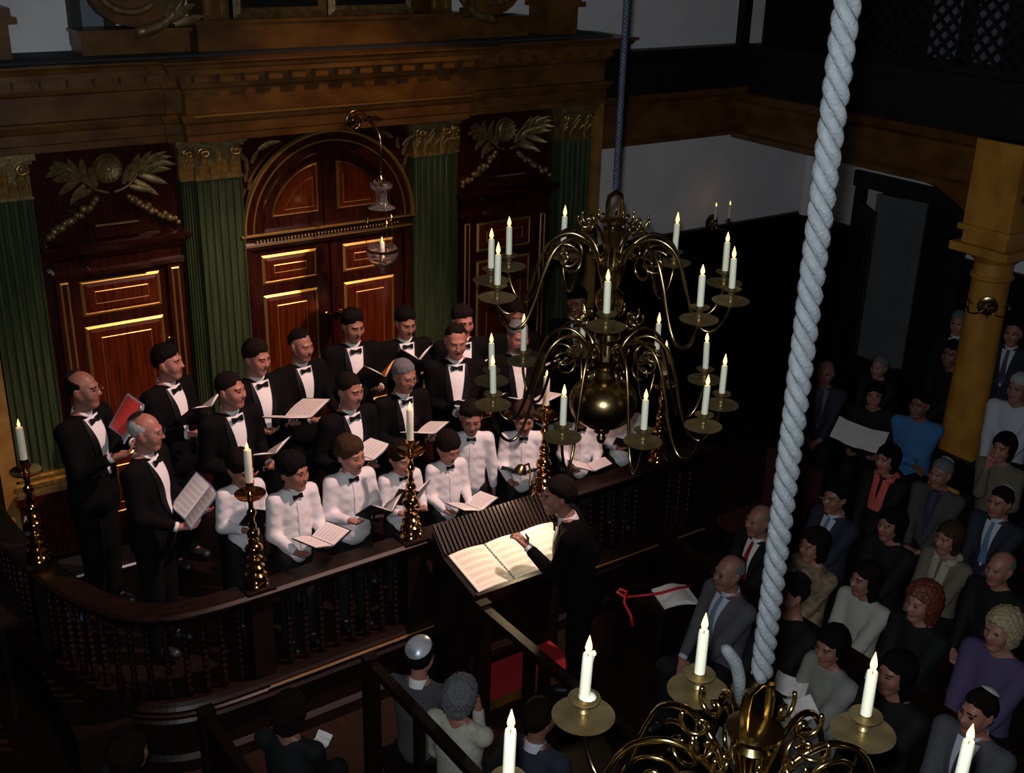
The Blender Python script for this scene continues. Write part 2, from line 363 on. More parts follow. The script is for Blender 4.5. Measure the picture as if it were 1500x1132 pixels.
def panel(parent, x0, x1, z0, z1, y):
    # raised field with an outer gilt moulding and a fine inner gilt line
    p = MB(); e = .035
    p.v += [(x0, y, z0), (x1, y, z0), (x1, y, z1), (x0, y, z1), (x0+e, y-.016, z0+e), (x1-e, y-.016, z0+e), (x1-e, y-.016, z1-e), (x0+e, y-.016, z1-e)]
    p.f += [(0, 1, 5, 4), (1, 2, 6, 5), (2, 3, 7, 6), (3, 0, 4, 7), (4, 5, 6, 7)]
    o = p.build('panel', 'door_veneer', parent)
    frame_rect(x0-.012, x1+.012, z0-.012, z1+.012, y, .028, .022).build('outer_moulding', 'gold_line', parent)
    i = .085 if (z1-z0) < .4 else .095
    frame_rect(x0+i, x1-i, z0+i*.85, z1-i*.85, y-.015, .010, .005).build('inner_moulding', 'gold_line', parent)
# backing and plinth
YB = 8.66
ap(MB().box(1.45, 6.93, YB, 8.98, ZF, 3.60), 'backing', 'mahogany')
for (a, b) in ((1.45, 2.0), (2.86, 3.48), (4.90, 5.50), (6.40, 6.93)):
    ap(MB().box(a, b, 8.46, YB, ZF, .98).box(a-.02, b+.02, 8.43, YB, .92, .985), 'plinth', 'mahogany')
ap(MB().box(1.36, 1.48, 8.50, 8.98, ZF, 3.55), 'side_strip', 'marbled_pale'); ap(MB().box(6.90, 7.00, 8.52, 8.98, ZF, 3.55), 'side_strip', 'marbled_pale')
# pilasters
def leafmesh(L, Wd, curl, seg=5):
    # pointed leaf, mid-rib raised, tip curling outward; lies along +z, faces -y
    V = []; F = []
    for i in range(seg+1):
        t = i/seg; w = Wd*sin(pi*min(1, .12+t*.88))**.7*(1-.15*t); y = -curl*t*t; z = L*t
        V += [(-w, y+.25*Wd, z), (-w*.5, y-.12*Wd, z), (0, y+.10*Wd, z), (w*.5, y-.12*Wd, z), (w, y+.25*Wd, z)]
    for i in range(seg):
        for k in range(4): F.append((i*5+k, i*5+k+1, (i+1)*5+k+1, (i+1)*5+k))
    return V, F
lv, lf = leafmesh(.15, .034, .035)
def pilaster(x0, x1, yf):
    P = MB(); nfl = max(5, int((x1-x0)/.055)); w = (x1-x0)/nfl; sec = [(x0, YB)]
    sec.append((x0, yf))
    for i in range(nfl):
        a = x0+i*w; sec.append((a+w*.18, yf))
        for t in (.25, .5, .75): sec.append((a+w*(.18+.64*t), yf+.018*sin(pi*t)))
        sec.append((a+w*.82, yf))
    sec += [(x1, yf), (x1, YB)]
    sh = ap(MB().prism(sec, 'z', 1.12, 3.22), 'pilaster', 'green_marble')
    c = (x0+x1)/2; h = (x1-x0)/2
    b = MB()
    for (e, z0, z1) in ((.045, .985, 1.03), (.055, 1.03, 1.06), (.03, 1.06, 1.085), (.04, 1.085, 1.105), (.015, 1.105, 1.12)):
        b.box(x0-e, x1+e, yf-e, YB, z0, z1)
    b.build('pilaster_base', 'gilt', sh)
    k = MB().box(x0, x1, yf+.004, YB, 3.22, 3.50).box(x0-.01, x1+.01, yf-.012, YB, 3.22, 3.24).box(x0-.04, x1+.04, yf-.06, YB, 3.50, 3.545).box(x0-.02, x1+.02, yf-.03, YB, 3.47, 3.50)
    cap = k.build('capital', 'dull_gilt', sh)
    l0 = None
    for (zz, n, sc, off) in ((3.235, 4, .85, .0), (3.315, 3, .95, .5), (3.235, 3, 1.25, .5)):
        for i in range(n):
            xx = x0+(i+.5+(off if n == 3 else 0)*0)*(x1-x0)/n
            if l0 is None: l0 = mesh_obj('capital_leaf', lv, lf, 'gilt', sh, True); q = l0
            else: q = share(l0, 'capital_leaf', sh)
            q.location = (xx, yf-.006, zz); q.scale = (1.15, 1.2, sc)
    for s in (-1, 1):
        sp = [(c+s*(h-.055+.045*cos(a)*(1-a/14)), yf-.04-.004*a, 3.435+.04*sin(a)*(1-a/14)) for a in np.linspace(-1, 9, 28)]
        MB().tube(sp, .011, 6).build('volute', 'gilt', sh, 'all')
    return sh
pilaster(1.50, 1.86, 8.54); pilaster(2.95, 3.06, 8.58); pilaster(3.06, 3.42, 8.54); pilaster(4.96, 5.32, 8.54); pilaster(5.32, 5.43, 8.58); pilaster(6.52, 6.88, 8.54)
# side doors
leaf_src = None
lv2, lf2 = leafmesh(.20, .030, .05, 6)
def sprout(parent, base, ang, sc, tilt=.0, m='dull_gilt'):
    global leaf_src
    if leaf_src is None: leaf_src = mesh_obj('carved_leaf', lv2, lf2, m, parent, True); q = leaf_src
    else: q = share(leaf_src, 'carved_leaf', parent)
    q.location = base; q.rotation_euler = (tilt, ang, 0); q.scale = (sc*1.1, sc*1.4, sc); return q
lump_src = None
def lump(parent, loc, r, m='dull_gilt'):
    global lump_src
    if lump_src is None:
        mb = MB(); mb.lathe([(.001, -.03), (.018, -.024), (.029, -.008), (.029, .008), (.018, .024), (.001, .03)], 8, cap=False)
        lump_src = mb.build('carved_fruit', m, parent, 'all'); q = lump_src
    else: q = share(lump_src, 'carved_fruit', parent)
    q.location = loc; q.scale = (r, r, r*.9); q.rotation_euler = (random.random()*3, random.random()*3, 0); return q
def side_door(xc):
    d = ap(MB().box(xc-.36, xc+.36, YB-.035, YB, ZF, 2.60), 'side_door', 'mahogany')
    y = YB-.035
    panel(d, xc-.29, xc+.29, 2.28, 2.53, y); panel(d, xc-.29, xc+.29, 1.22, 2.17, y); panel(d, xc-.29, xc+.29, .58, 1.08, y)
    knob_mb = MB().lathe([(.001, 0), (.022, .008), (.026, .02), (.016, .035), (.010, .05)], 12)
    kn = knob_mb.build('knob', 'polished_brass', d, True); kn.location = (xc+.335, y-.05, 1.98); kn.rotation_euler = (radians(-90), 0, 0)
    for s in (-1, 1):
        j = ap(MB().box(xc+s*.42-.06, xc+s*.42+.06, YB-.065, YB, ZF, 2.60), 'door_jamb', 'mahogany')
        frame_rect(xc+s*.42-.032, xc+s*.42+.032, .7, 2.56, YB-.065, .016, .010).build('jamb_moulding', 'gold_line', j)
    c = ap(MB().sweep([(xc-.47, YB), (xc-.47, YB-.06), (xc-.22, YB-.06), (xc-.22, YB-.09), (xc+.22, YB-.09), (xc+.22, YB-.06), (xc+.47, YB-.06), (xc+.47, YB)],
          [(-.02, 2.60), (.02, 2.60), (.025, 2.63), (.005, 2.65), (.005, 2.72), (.03, 2.74), (.045, 2.77), (.075, 2.80), (.085, 2.83), (.085, 2.845), (-.02, 2.86)]), 'door_cornice', 'mahogany')
    for zz, o in ((2.632, .093), (2.775, .115), (2.83, .150)):
        MB().box(xc-.235, xc+.235, YB-o-.006, YB-o+.01, zz, zz+.011).build('gilt_fillet', 'gold_line', c)
        for s in (-1, 1): MB().box(xc+s*.365-.125, xc+s*.365+.125, YB-o+.024, YB-o+.04, zz, zz+.011).build('gilt_fillet', 'gold_line', c)
    # carved overdoor: fruit swags, rosette, palm sprays
    o = ap(MB().box(xc-.50, xc+.50, YB-.02, YB, 2.86, 3.53), 'overdoor_panel', 'mahogany')
    MB().box(xc-.17, xc+.17, YB-.10, YB-.02, 2.87, 2.96).box(xc-.20, xc+.20, YB-.12, YB-.02, 2.96, 2.985).build('carved_block', 'mahogany', o)
    MB().box(xc-.16, xc+.16, YB-.125, YB-.115, 2.965, 2.98).build('gilt_fillet', 'dull_gilt', o)
    for s in (-1, 1):
        for i in range(16):
            t = i/15.; x = xc+s*(.12+.36*t); z = 3.16-.24*t**.8+random.uniform(-.018, .018)
            lump(o, (x, YB-.055+random.uniform(-.02, .02), z), random.uniform(.7, 1.15))
        stem = bez([(xc+s*.02, YB-.06, 3.19), (xc+s*.12, YB-.07, 3.23), (xc+s*.20, YB-.07, 3.31), (xc+s*.30, YB-.06, 3.41)], 12)
        MB().tube(stem, [.012-.0006*i for i in range(len(stem))], 6).build('carved_stem', 'dull_gilt', o, 'all')
        for (bx, bz, an, sc) in ((.10, 3.24, 18, .95), (.13, 3.26, 48, .9), (.17, 3.29, 12, 1.0), (.19, 3.30, 66, 1.0), (.22, 3.34, 30, .85), (.23, 3.33, 88, 1.05), (.25, 3.36, 55, 1.0),
                                 (.22, 3.30, 112, 1.0), (.18, 3.26, 128, .95), (.27, 3.39, 78, .95), (.14, 3.22, 105, .85), (.28, 3.40, 100, 1.)):
            sprout(o, (xc+s*bx, YB-.05, bz), radians(an)*s, sc, .12)
    ros_mb = MB().lathe([(.001, .05), (.018, .045), (.022, .03), (.045, .035), (.05, .02), (.075, .03), (.085, .022), (.085, .0), (.10, .012), (.108, .0)], 24, cap=False)
    ro = ros_mb.build('rosette', 'dull_gilt', o, True); ro.location = (xc, YB-.02, 3.36); ro.rotation_euler = (radians(90), 0, 0); ro.scale = (1.02, 1.02, 1.2)
    for k in range(12):
        a = 2*pi*k/12; sprout(o, (xc+.03*sin(a), YB-.065, 3.36+.03*cos(a)), a, .30, .1)
side_door(2.43); side_door(5.97)
# the arched central doors
XC = 4.19; R0 = .77; ZS = 2.74
def arc_ring(r0, r1, y0, y1, n=32):
    mb = MB(); prof = [(r0, y1), (r0, y0+.01), (r0+(r1-r0)*.3, y0), (r0+(r1-r0)*.7, y0), (r1, y0+.012), (r1, y1)]
    for i in range(n+1):
        a = pi*i/n
        for (r, y) in prof: mb.v.append((XC+r*cos(a), y, ZS+r*sin(a)))
    k = len(prof)
    for i in range(n):
        for j in range(k-1): mb.f.append((i*k+j, (i+1)*k+j, (i+1)*k+j+1, i*k+j+1))
    return mb
arch = ap(arc_ring(.60, .77, YB-.10, YB, 36), 'arch', 'mahogany', None, True)
arc_ring(.755, .782, YB-.125, YB-.08).build('arch_moulding', 'gold_line', arch, True)
arc_ring(.685, .700, YB-.112, YB-.095).build('arch_moulding', 'gold_line', arch, True)
arc_ring(.595, .612, YB-.10, YB-.05).build('arch_moulding', 'mahogany', arch, True)
tym = ap(MB().prism([(XC+.6*cos(pi*i/24), ZS+.6*sin(pi*i/24)) for i in range(25)], 'y', YB-.03, YB), 'tympanum', 'mahogany')
ap(MB().box(XC-.045, XC+.045, YB-.055, YB-.03, ZS, ZS+.57), 'tympanum_mullion', 'mahogany')
def quarter(s, r, x0, z0, w, d, y, m, name):
    # quarter-round gilt frame, s=-1 left / +1 right
    out = [(XC+s*x0, z0)]; n = 12
    a0 = math.acos(min(1, x0/r)); a1 = math.asin(min(1, (z0-ZS)/r))
    out += [(XC+s*r*cos(a1+(a0-a1)*i/n), ZS+r*sin(a1+(a0-a1)*i/n)) for i in range(n+1)]
    cxm = sum(p[0] for p in out)/len(out); czm = sum(p[1] for p in out)/len(out); mb = MB(); k = len(out)
    def ins(p, f): return (p[0]+(cxm-p[0])*f, p[1]+(czm-p[1])*f)
    f = w/.2
    for fr, o in ((0, 0), (f*.45, d), (f, 0)):
        mb.v += [(ins(p, fr)[0], y-o, ins(p, fr)[1]) for p in out]
    for i in range(2):
        for j in range(k):
            j2 = (j+1) % k; mb.f.append((i*k+j, i*k+j2, (i+1)*k+j2, (i+1)*k+j))
    mb.build(name, m, tym)
    return out
for s in (-1, 1):
    q = quarter(s, .515, .085, ZS+.10, .026, .022, YB-.03, 'gold_line', 'quarter_moulding')
    MB().prism([(x+(XC+s*.25-x)*.1, z+(ZS+.28-z)*.1) for (x, z) in q], 'y', YB-.045, YB-.03).build('quarter_panel', 'door_veneer', tym)
    quarter(s, .42, .135, ZS+.15, .012, .006, YB-.045, 'gold_line', 'quarter_moulding')
    # gilt carving in the spandrels
    sd = ap(MB().prism([(XC+s*.79*cos(t), ZS+.79*sin(t)) for t in np.linspace(radians(18), radians(85), 12)]+[(XC+s*.10, 3.53), (XC+s*.77, 3.53)], 'y', YB-.05, YB-.01), 'spandrel', 'mahogany')
    for (dx, dz, an, sc) in ((.70, .50, 10, .8), (.66, .56, -20, .8), (.70, .58, 40, .8), (.60, .66, -60, .9), (.72, .42, 0, .7), (.70, .35, -10, .7), (.55, .70, -80, .8)):
        sprout(sd, (XC+s*dx, YB-.07, ZS+dz), radians(an)*s, sc*.8, .12)
tr = ap(MB().sweep([(XC-.77, YB), (XC-.77, YB-.05), (XC+.77, YB-.05), (XC+.77, YB)], [(-.02, 2.60), (.02, 2.60), (.03, 2.64), (.015, 2.66), (.04, 2.69), (.06, 2.72), (.065, 2.74), (-.02, 2.75)]), 'transom', 'mahogany')
MB().box(XC-.80, XC+.80, YB-.123, YB-.11, 2.722, 2.735).build('gilt_fillet', 'gold_line', tr); MB().box(XC-.78, XC+.78, YB-.09, YB-.075, 2.63, 2.642).build('gilt_fillet', 'gold_line', tr)
bead0 = None
for i in range(44):
    x = XC-.66+i*.03
    mb_l = (x, YB-.085, 2.672)
    if bead0 is None: bead0 = MB().lathe([(.001, -.009), (.009, -.004), (.009, .004), (.001, .009)], 6, cap=False).build('bead', 'gilt', tr, 'all'); bead0.location = mb_l
    else: share(bead0, 'bead', tr, mb_l)
for s in (-1, 1):
    lf_ = ap(MB().box(min(XC+s*.012, XC+s*.70), max(XC+s*.012, XC+s*.70), YB-.03, YB, ZF, 2.60), 'ark_door', 'mahogany')
    a, b = sorted((XC+s*.135, XC+s*.60)); y = YB-.03
    panel(lf_, a, b, 2.30, 2.52, y); panel(lf_, a, b, 1.18, 2.18, y); panel(lf_, a, b, .58, 1.05, y)
    knob_mb = MB().lathe([(.001, 0), (.024, .006), (.030, .022), (.018, .04), (.010, .06)], 14)
    kn = knob_mb.build('knob', 'polished_brass', lf_, True); kn.location = (XC+s*.055, y-.06, 1.95); kn.rotation_euler = (radians(-90), 0, 0)
    MB().box(XC+s*.735-.03, XC+s*.735+.03, YB-.07, YB, ZF, 2.60).build('door_stile', 'mahogany', lf_)
# entablature: architrave, frieze, cornice; modillions each a piece
path = [(1.40, 8.98), (1.40, 8.50), (2.84, 8.50), (2.84, 8.47), (2.96, 8.47), (2.96, 8.38), (5.42, 8.38), (5.42, 8.47), (5.54, 8.47), (5.54, 8.50), (6.98, 8.50), (6.98, 8.98)]
ent = ap(MB().sweep(path, [(-.10, 3.54), (0, 3.54), (0, 3.59), (.012, 3.60), (.012, 3.67), (.03, 3.69), (.05, 3.73), (.05, 3.745), (-.005, 3.75), (-.005, 3.92), (.02, 3.935), (.03, 3.965), (.03, 3.97), (-.10, 3.97)]), 'architrave', 'marbled')
cor = ap(MB().sweep(path, [(-.10, 3.97), (.04, 3.97), (.04, 4.04), (.15, 4.045), (.15, 4.085), (.165, 4.09), (.18, 4.115), (.205, 4.135), (.205, 4.145), (-.10, 4.15)]), 'cornice', 'marbled')
m0 = None
for i in range(len(path)-1):
    (xa, ya), (xb, yb) = path[i], path[i+1]
    if ya != yb or xb-xa < .2: continue
    n = int(round((xb-xa)/.19))
    for k in range(n):
        loc = (xa+(k+.5)*(xb-xa)/n, ya, 0)
        if m0 is None:
            m0 = MB().box(-.055, .055, -.125, .0, 3.985, 4.043).box(-.045, .045, -.115, 0, 3.978, 3.985).build('modillion', 'marbled', cor); m0.location = loc
        else: share(m0, 'modillion', cor, loc)
# gilt fillets catching light on the centre of the cornice
MB().box(3.0, 5.4, 8.322, 8.332, 3.732, 3.742).build('gilt_fillet', 'gold_line', ent)
# attic
YA = 8.62
ap(MB().box(1.42, 6.96, 8.40, 8.98, 4.15, 4.165), 'cornice_ledge', 'ledge_cloth')
ap(MB().box(2.34, 3.12, YA, 8.9, 4.165, 4.31).box(2.32, 3.14, YA-.02, 8.9, 4.31, 4.335), 'attic_pedestal', 'marbled')
ap(MB().box(5.46, 6.18, YA, 8.9, 4.165, 4.31).box(5.44, 6.20, YA-.02, 8.9, 4.31, 4.335), 'attic_pedestal', 'marbled')
ap(MB().box(3.16, 5.42, YA-.06, 8.9, 4.165, 4.36).box(3.13, 5.45, YA-.09, 8.9, 4.36, 4.385), 'attic_base', 'marbled')
for (a, b) in ((3.52, 4.17), (4.30, 4.95)):
    tb = ap(MB().box(a, b, YA-.02, 8.9, 4.385, 6.0), 'tablet', 'tablet_black')
    frame_rect(a-.06, b+.06, 4.386, 6.06, YA-.02, .075, .05).build('tablet_frame', 'dull_gilt', tb)
for xx in (3.22, 5.16): 
    q = ap(MB().box(xx, xx+.20, YA-.04, 8.9, 4.385, 6.), 'attic_pier', 'marbled')
    MB().box(xx+.03, xx+.055, YA-.055, YA-.04, 4.42, 6.).box(xx+.145, xx+.17, YA-.055, YA-.04, 4.42, 6.).build('gilt_strip', 'gilt', q)
for s, x0 in ((-1, 2.73), (1, 5.80)):
    sp = [(x0+s*.0+(.34-.028*a)*cos(a)*(-s), YA-.03, 4.62+(.27-.022*a)*sin(a)) for a in np.linspace(-1.6, 9.5, 70)]
    ap(MB().tube(sp, [.042-.0004*i for i in range(70)], 8), 'scroll', 'dull_gilt', None, 'all')
    ap(MB().prism([(x0+.30*cos(t), 4.60+.25*sin(t)) for t in np.linspace(0, 2*pi, 24)[:-1]], 'y', YA, YA+.15), 'scroll_body', 'marbled')
    for k in range(7):
        q = share(leaf_src, 'carved_leaf', ark); q.location = (x0-s*(.27-.03*k), YA-.05, 4.36+.03*k); q.rotation_euler = (.3, radians(-s*(70-20*k)), 0); q.scale = (1.2, 1.4, 1.1)
for x0 in (1.70, 6.55):
    p = ap(MB().box(x0-.17, x0+.17, YA, 8.9, 4.165, 4.40).box(x0-.22, x0+.22, YA-.05, 8.9, 4.40, 4.44).box(x0-.19, x0+.19, YA-.02, 8.9, 4.44, 4.50), 'finial_pedestal', 'marbled')
    MB().lathe([(.10, 4.50), (.12, 4.52), (.07, 4.55), (.06, 4.58), (.14, 4.66), (.16, 4.74), (.12, 4.82), (.05, 4.87), (.04, 4.95)], 18, (x0, 8.76, 0)).build('urn', 'dull_gilt', p, True)
# ------------------------------------------------------------------ choir rail with turned balusters
rail = tag(empty('choir_rail', (3.9, 6.1, 0)), 'dark polished choir rail with turned balusters and a curved left corner', 'railing'); rail.location = (0, 0, 0)
rp = bez([(1.16, 8.35), (1.20, 7.65), (1.28, 7.12), (1.40, 6.66), (1.57, 6.32), (1.76, 6.15), (2.0, 6.09), (2.36, 6.08)], 42)
rp = [tuple(p) for p in rp]+[(3.5, 6.1), (4.62, 6.1), (5.75, 6.1), (6.25, 6.1)]
ZR = 1.17
MB().sweep(rp, [(-.09, ZR-.05), (-.10, ZR-.02), (-.075, ZR), (.075, ZR), (.10, ZR-.015), (.10, ZR-.03), (.08, ZR-.05), (.06, ZR-.08), (-.06, ZR-.08)]).build('handrail', 'rail_wood', rail)
MB().sweep(rp, [(-.08, .40), (-.08, .50), (.06, .52), (.075, .49), (.09, .47), (.09, .45), (.105, .44), (.105, .42), (.12, .40)]).build('lower_rail', 'rail_wood', rail)
MB().sweep(rp, [(-.10, 0), (-.10, .40), (.09, .40), (.09, .33), (.07, .31), (.07, .12), (.10, .09), (.10, 0)]).build('base_panel', 'dark_wood', rail)
MB().sweep(rp[-5:], [(.105, .465), (.115, .465), (.115, .472), (.105, .472)]).build('edge_glint', 'marbled_pale', rail)  # pale strip stands for warm light along the dark moulding's edge
prof = [(.026, .52), (.026, .56), (.018, .575), (.022, .59)]
for i in range(9):
    z = .60+i*.048; prof += [(.012, z), (.023, z+.018), (.023, z+.028), (.012, z+.044)]
prof += [(.022, 1.045), (.018, 1.06), (.026, 1.07), (.026, 1.10)]
P2 = np.array(rp); seg = np.hypot(*(np.diff(P2, axis=0).T)); cum = np.concatenate([[0], np.cumsum(seg)])
bal = None; s = .06
while s < cum[-1]-.05:
    x = np.interp(s, cum, P2[:, 0]); y = np.interp(s, cum, P2[:, 1])
    if min(abs(x-v) for v in (2.36, 3.5, 4.62, 5.75)) > .09 or y > 6.3:
        if bal is None: bal = MB().lathe(prof, 8).build('baluster', 'rail_wood', rail, 'all'); bal.location = (x, y, 0)
        else: share(bal, 'baluster', rail, (x, y, 0))
    s += .115
post = None
for (x, y) in ((2.36, 6.09), (3.5, 6.1), (4.62, 6.1), (5.75, 6.1), (1.29, 7.13), (6.25, 6.1)):
    MB().box(x-.07, x+.07, y-.07, y+.07, .0, ZR-.06).box(x-.095, x+.095, y-.095, y+.095, ZR-.03, ZR+.012).build('newel_post', 'dark_wood', rail)
# ------------------------------------------------------------------ candles
def flame_mesh():
    mb = MB().lathe([(.0012, 0), (.0055, .006), (.0072, .013), (.0058, .022), (.0030, .032), (.0006, .041)], 10); return mb
cand0 = {}
def candle(loc, r, h, label, group, tilt=(0, 0), drips=False, fs=1.0):
    e = empty('candle', loc); e.rotation_euler = (tilt[0], tilt[1], random.random()*0); tag(e, label, 'candle', group)
    key = (r, h, drips)
    pl = point('candle_light', (0, 0, h+.022), .22, (1., .55, .20), .008); pl.parent = e
    if key not in cand0:
        mb = MB().lathe([(r, 0), (r*1.0, h*.5), (r*.97, h-.006), (r*.85, h-.001), (r*.55, h-.004), (.001, h-.006)], 16, cap=False)
        if drips:
            mb.lathe([(.001, h-.012), (.006, h-.010), (.007, h-.004), (.004, h+.001), (.001, h+.003)], 8, (r*1.25, 0, 0))
            mb.tube([(r*1.15, 0, h-.005), (r*1.12, .002, h-.03), (r*1.05, .002, h-.05)], [.005, .004, .002], 6)
            mb.lathe([(.022, 0), (.020, .003), (.012, .006)], 10, (.006, -.004, 0))
        w = mb.build('wax', 'wax', e, True)
        k = MB().tube([(0, 0, h-.006), (.0006, 0, h+.008)], .0011, 5).build('wick', 'wick', e)
        f = flame_mesh().build('flame', 'flame', e, 'all'); f.location = (0, 0, h+.001); f.scale = (fs, fs, fs); f.visible_shadow = True
        cand0[key] = (w, k, f)
    else:
        w, k, f = cand0[key]
        share(w, 'wax', e); share(k, 'wick', e); g = share(f, 'flame', e); g.location = (0, 0, h+.001); g.scale = (fs, fs, fs*random.uniform(.85, 1.1))
    return e
# tall brass candlesticks on the rail
sp = [(.080, 0), (.085, .012), (.078, .03), (.060, .045), (.074, .06), (.070, .085), (.050, .10), (.062, .115), (.060, .14), (.040, .155), (.050, .17), (.050, .195), (.028, .21),
      (.040, .225), (.054, .245), (.058, .265), (.050, .285), (.028, .30), (.034, .31), (.034, .325), (.020, .34), (.036, .355), (.040, .375), (.034, .395), (.018, .41),
      (.026, .42), (.026, .435), (.017, .45), (.017, .49), (.026, .50), (.032, .52), (.024, .54), (.016, .55), (.016, .585), (.024, .60), (.020, .615)]
st0 = None
for i, (x, y, lab) in enumerate(((1.29, 7.13, 'tall turned brass candlestick at the far left end of the rail, beside a water bottle'),
        (2.36, 6.09, 'tall turned brass candlestick on the rail in front of the boy nearest the left'), (3.5, 6.1, 'tall turned brass candlestick standing mid-rail in front of the boys'),
        (4.62, 6.1, 'tall turned brass candlestick on the rail just behind the conductor\'s head'), (5.75, 6.1, 'tall turned brass candlestick on the rail behind the big chandelier'))):
    e = tag(empty('candlestick', (x, y, ZR+.012)), lab, 'candlestick', 'brass candlesticks along the choir rail')
    if st0 is None:
        a = MB().lathe(sp, 24).build('turned_stem', 'polished_brass', e, True)
        b = MB().lathe([(.018, .612), (.030, .625), (.090, .640), (.098, .652), (.092, .650), (.03, .634), (.02, .64)], 24).build('drip_tray', 'polished_brass', e, True)
        c = MB().lathe([(.018, .64), (.026, .655), (.018, .67), (.024, .69), (.030, .72), (.030, .735), (.026, .735), (.022, .71)], 18).build('socket', 'polished_brass', e, True)
        st0 = (a, b, c)
    else:
        for q, n in zip(st0, ('turned_stem', 'drip_tray', 'socket')): share(q, n, e)
    candle((x, y, ZR+.012+.715), .024, .235, ('thick pale candle burning on the candlestick ' + ('by the far left bottle', 'at the left corner of the rail', 'in the middle of the rail', 'behind the conductor', 'behind the big chandelier')[i]), 'candles on the rail candlesticks', fs=1.35)
# ------------------------------------------------------------------ brass chandeliers
def arm_pts(R, dz):
    k = [(.045, .13), (.09, .24), (.17, .29), (.25, .245), (.30, .12), (.335, -.02), (.375, -.13), (.42, -.165), (.465, -.13), (.495, -.05), (.5, .0)]
    return [(r*R/.5, 0, z*dz) for (r, z) in k]
def chandelier(ax, dz, lab, low, up, m, rope_m, rope_r, twist, ztop, who):
    ch = tag(empty('chandelier', (ax[0], ax[1], 3.0+dz)), lab, 'chandelier', None); zb = -3.0
    P = lambda z: z-3.0
    stem = [(.001, 3.03), (.016, 3.04), (.022, 3.06), (.012, 3.075), (.034, 3.09), (.034, 3.105), (.014, 3.12)]
    stem = [(r, P(z)) for r, z in stem]
    MB().lathe(stem, 18).build('finial', m, ch, True)
    MB().lathe([(.02, P(3.115))]+[(.148*sin(a)+.001, P(3.232)-.122*cos(a)) for a in np.linspace(.25, pi-.35, 16)]+[(.045, P(3.345))], 32).build('globe', m, ch, True)
    st = [(.045, 3.34), (.055, 3.36), (.040, 3.38), (.062, 3.41), (.066, 3.44), (.045, 3.47), (.035, 3.50), (.058, 3.53), (.050, 3.57), (.028, 3.60), (.036, 3.63), (.060, 3.68), (.062, 3.72), (.035, 3.75),
          (.045, 3.79), (.058, 3.83), (.058, 3.87), (.035, 3.90), (.028, 3.94), (.040, 3.97), (.044, 4.0), (.025, 4.02)]
    MB().lathe([(r, P(z)) for r, z in st], 24).build('stem', m, ch, True)
    # bell-shaped shackle that takes the rope
    hk = MB().lathe([(.020, P(4.015)), (.056, P(4.03)), (.058, P(4.04)), (.030, P(4.05))], 20)
    for s in (-1, 1): hk.tube([(s*.034, 0, P(4.045)), (s*.036, 0, P(4.10)), (s*.030, 0, P(4.135)), (0, 0, P(4.15))], [.010, .010, .010, .010], 8)
    hk.build('shackle', m, ch, True)
    ORD = ('first', 'second', 'third', 'fourth', 'fifth', 'sixth', 'seventh', 'eighth', 'ninth', 'tenth')
    for tier, (angs, R, z0, amp) in enumerate(((low, .50, 3.26, 1.0), (up, .50, 3.74, .80))):
        src = None
        pxs = {}
        for an in angs:
            q_ = np.array([ax[0]+R*cos(radians(an)), ax[1]+R*sin(radians(an)), z0+dz+.15])-CAM; dd = q_@FW
            if dd > .3: u_, v_ = IW/2+FPX*(q_@RT)/dd, IH/2-FPX*(q_@UP)/dd
            else: u_, v_ = -1e4, 1e4
            if 0 < u_ < IW and v_ < IH+20: pxs[an] = u_
        order = sorted(pxs, key=lambda k: pxs[k])
        for an in angs:
            a = radians(an)
            if src is None:
                pts = bez(arm_pts(R, amp), 60); n = len(pts)
                mb = MB().tube(pts, [.0082-.002*i/n for i in range(n)], 8)
                arm = mb.build('arm', m, ch, 'all')
                # S-scrolls under and over each arm
                for (cx_, cz_, r_, s_) in ((.185, .16*amp, .062, 1), (.11, .36*amp, .040, -1)):
                    spi = [(cx_+(r_-.0060*t)*cos(t*s_+.6), 0, cz_+(r_-.0060*t)*sin(t*s_+.6)) for t in np.linspace(0, 7.5, 30)]
                    MB().tube(spi, .0055, 6).build('scroll', m, arm, 'all')
                MB().lathe([(.008, -.018), (.014, -.006), (.052, .0), (.074, .009), (.077, .013), (.072, .012), (.020, .004), (.010, .006), (.009, .018), (.014, .024), (.009, .031), (.012, .042), (.018, .052), (.018, .055)], 24, (R, 0, 0)).build('drip_pan', 'pan_brass', arm, True)
                MB().lathe([(.010, .050), (.030, .054), (.038, .060), (.040, .063), (.030, .059), (.015, .057), (.0155, .066)], 20, (R, 0, 0), cap=False).build('candle_dish', 'pan_brass', arm, True)
                src = arm; q = arm
            else:
                q = share(src, 'arm', ch)
                for c in list(src.children): 
                    g = share(c, c.name.split('.')[0], q)
            q.location = (0, 0, P(z0)); q.rotation_euler = (0, 0, a)
            x, y, z = ax[0]+R*cos(a), ax[1]+R*sin(a), z0+dz+.0665
            candle((x, y, z), .0135, .122, ('pale candle burning on the %s tier of the %s' % (('lower', 'upper')[tier], who)) + (', %s from the left' % ORD[order.index(an)] if an in order else ', below the picture'), '%s tier candles of the %s' % (('lower', 'upper')[tier], who),
                   (random.uniform(-.03, .03), random.uniform(-.03, .03)), drips=(who.startswith('near') and an == 93), fs=1.2)
    # rope: three strands laid together
    rp_ = tag(empty('rope', (ax[0], ax[1], 4.162+dz)), ('thick pale grey twisted rope hanging from above to the near chandelier' if twist > .06 else 'dark blue twisted rope holding up the big middle chandelier'), 'rope')
    z1 = ztop-4.162-dz
    nst = 3
    for k in range(nst):
        n = int(z1/twist*12); pts = []
        for i in range(n+1):
            z = z1*i/n; a = 2*pi*(z/twist*-1.0+k/nst); rr = rope_r*.58
            pts.append((rr*cos(a), rr*sin(a), z))
        MB().tube(pts, rope_r*.54, 8).build('strand', rope_m, rp_, 'all')
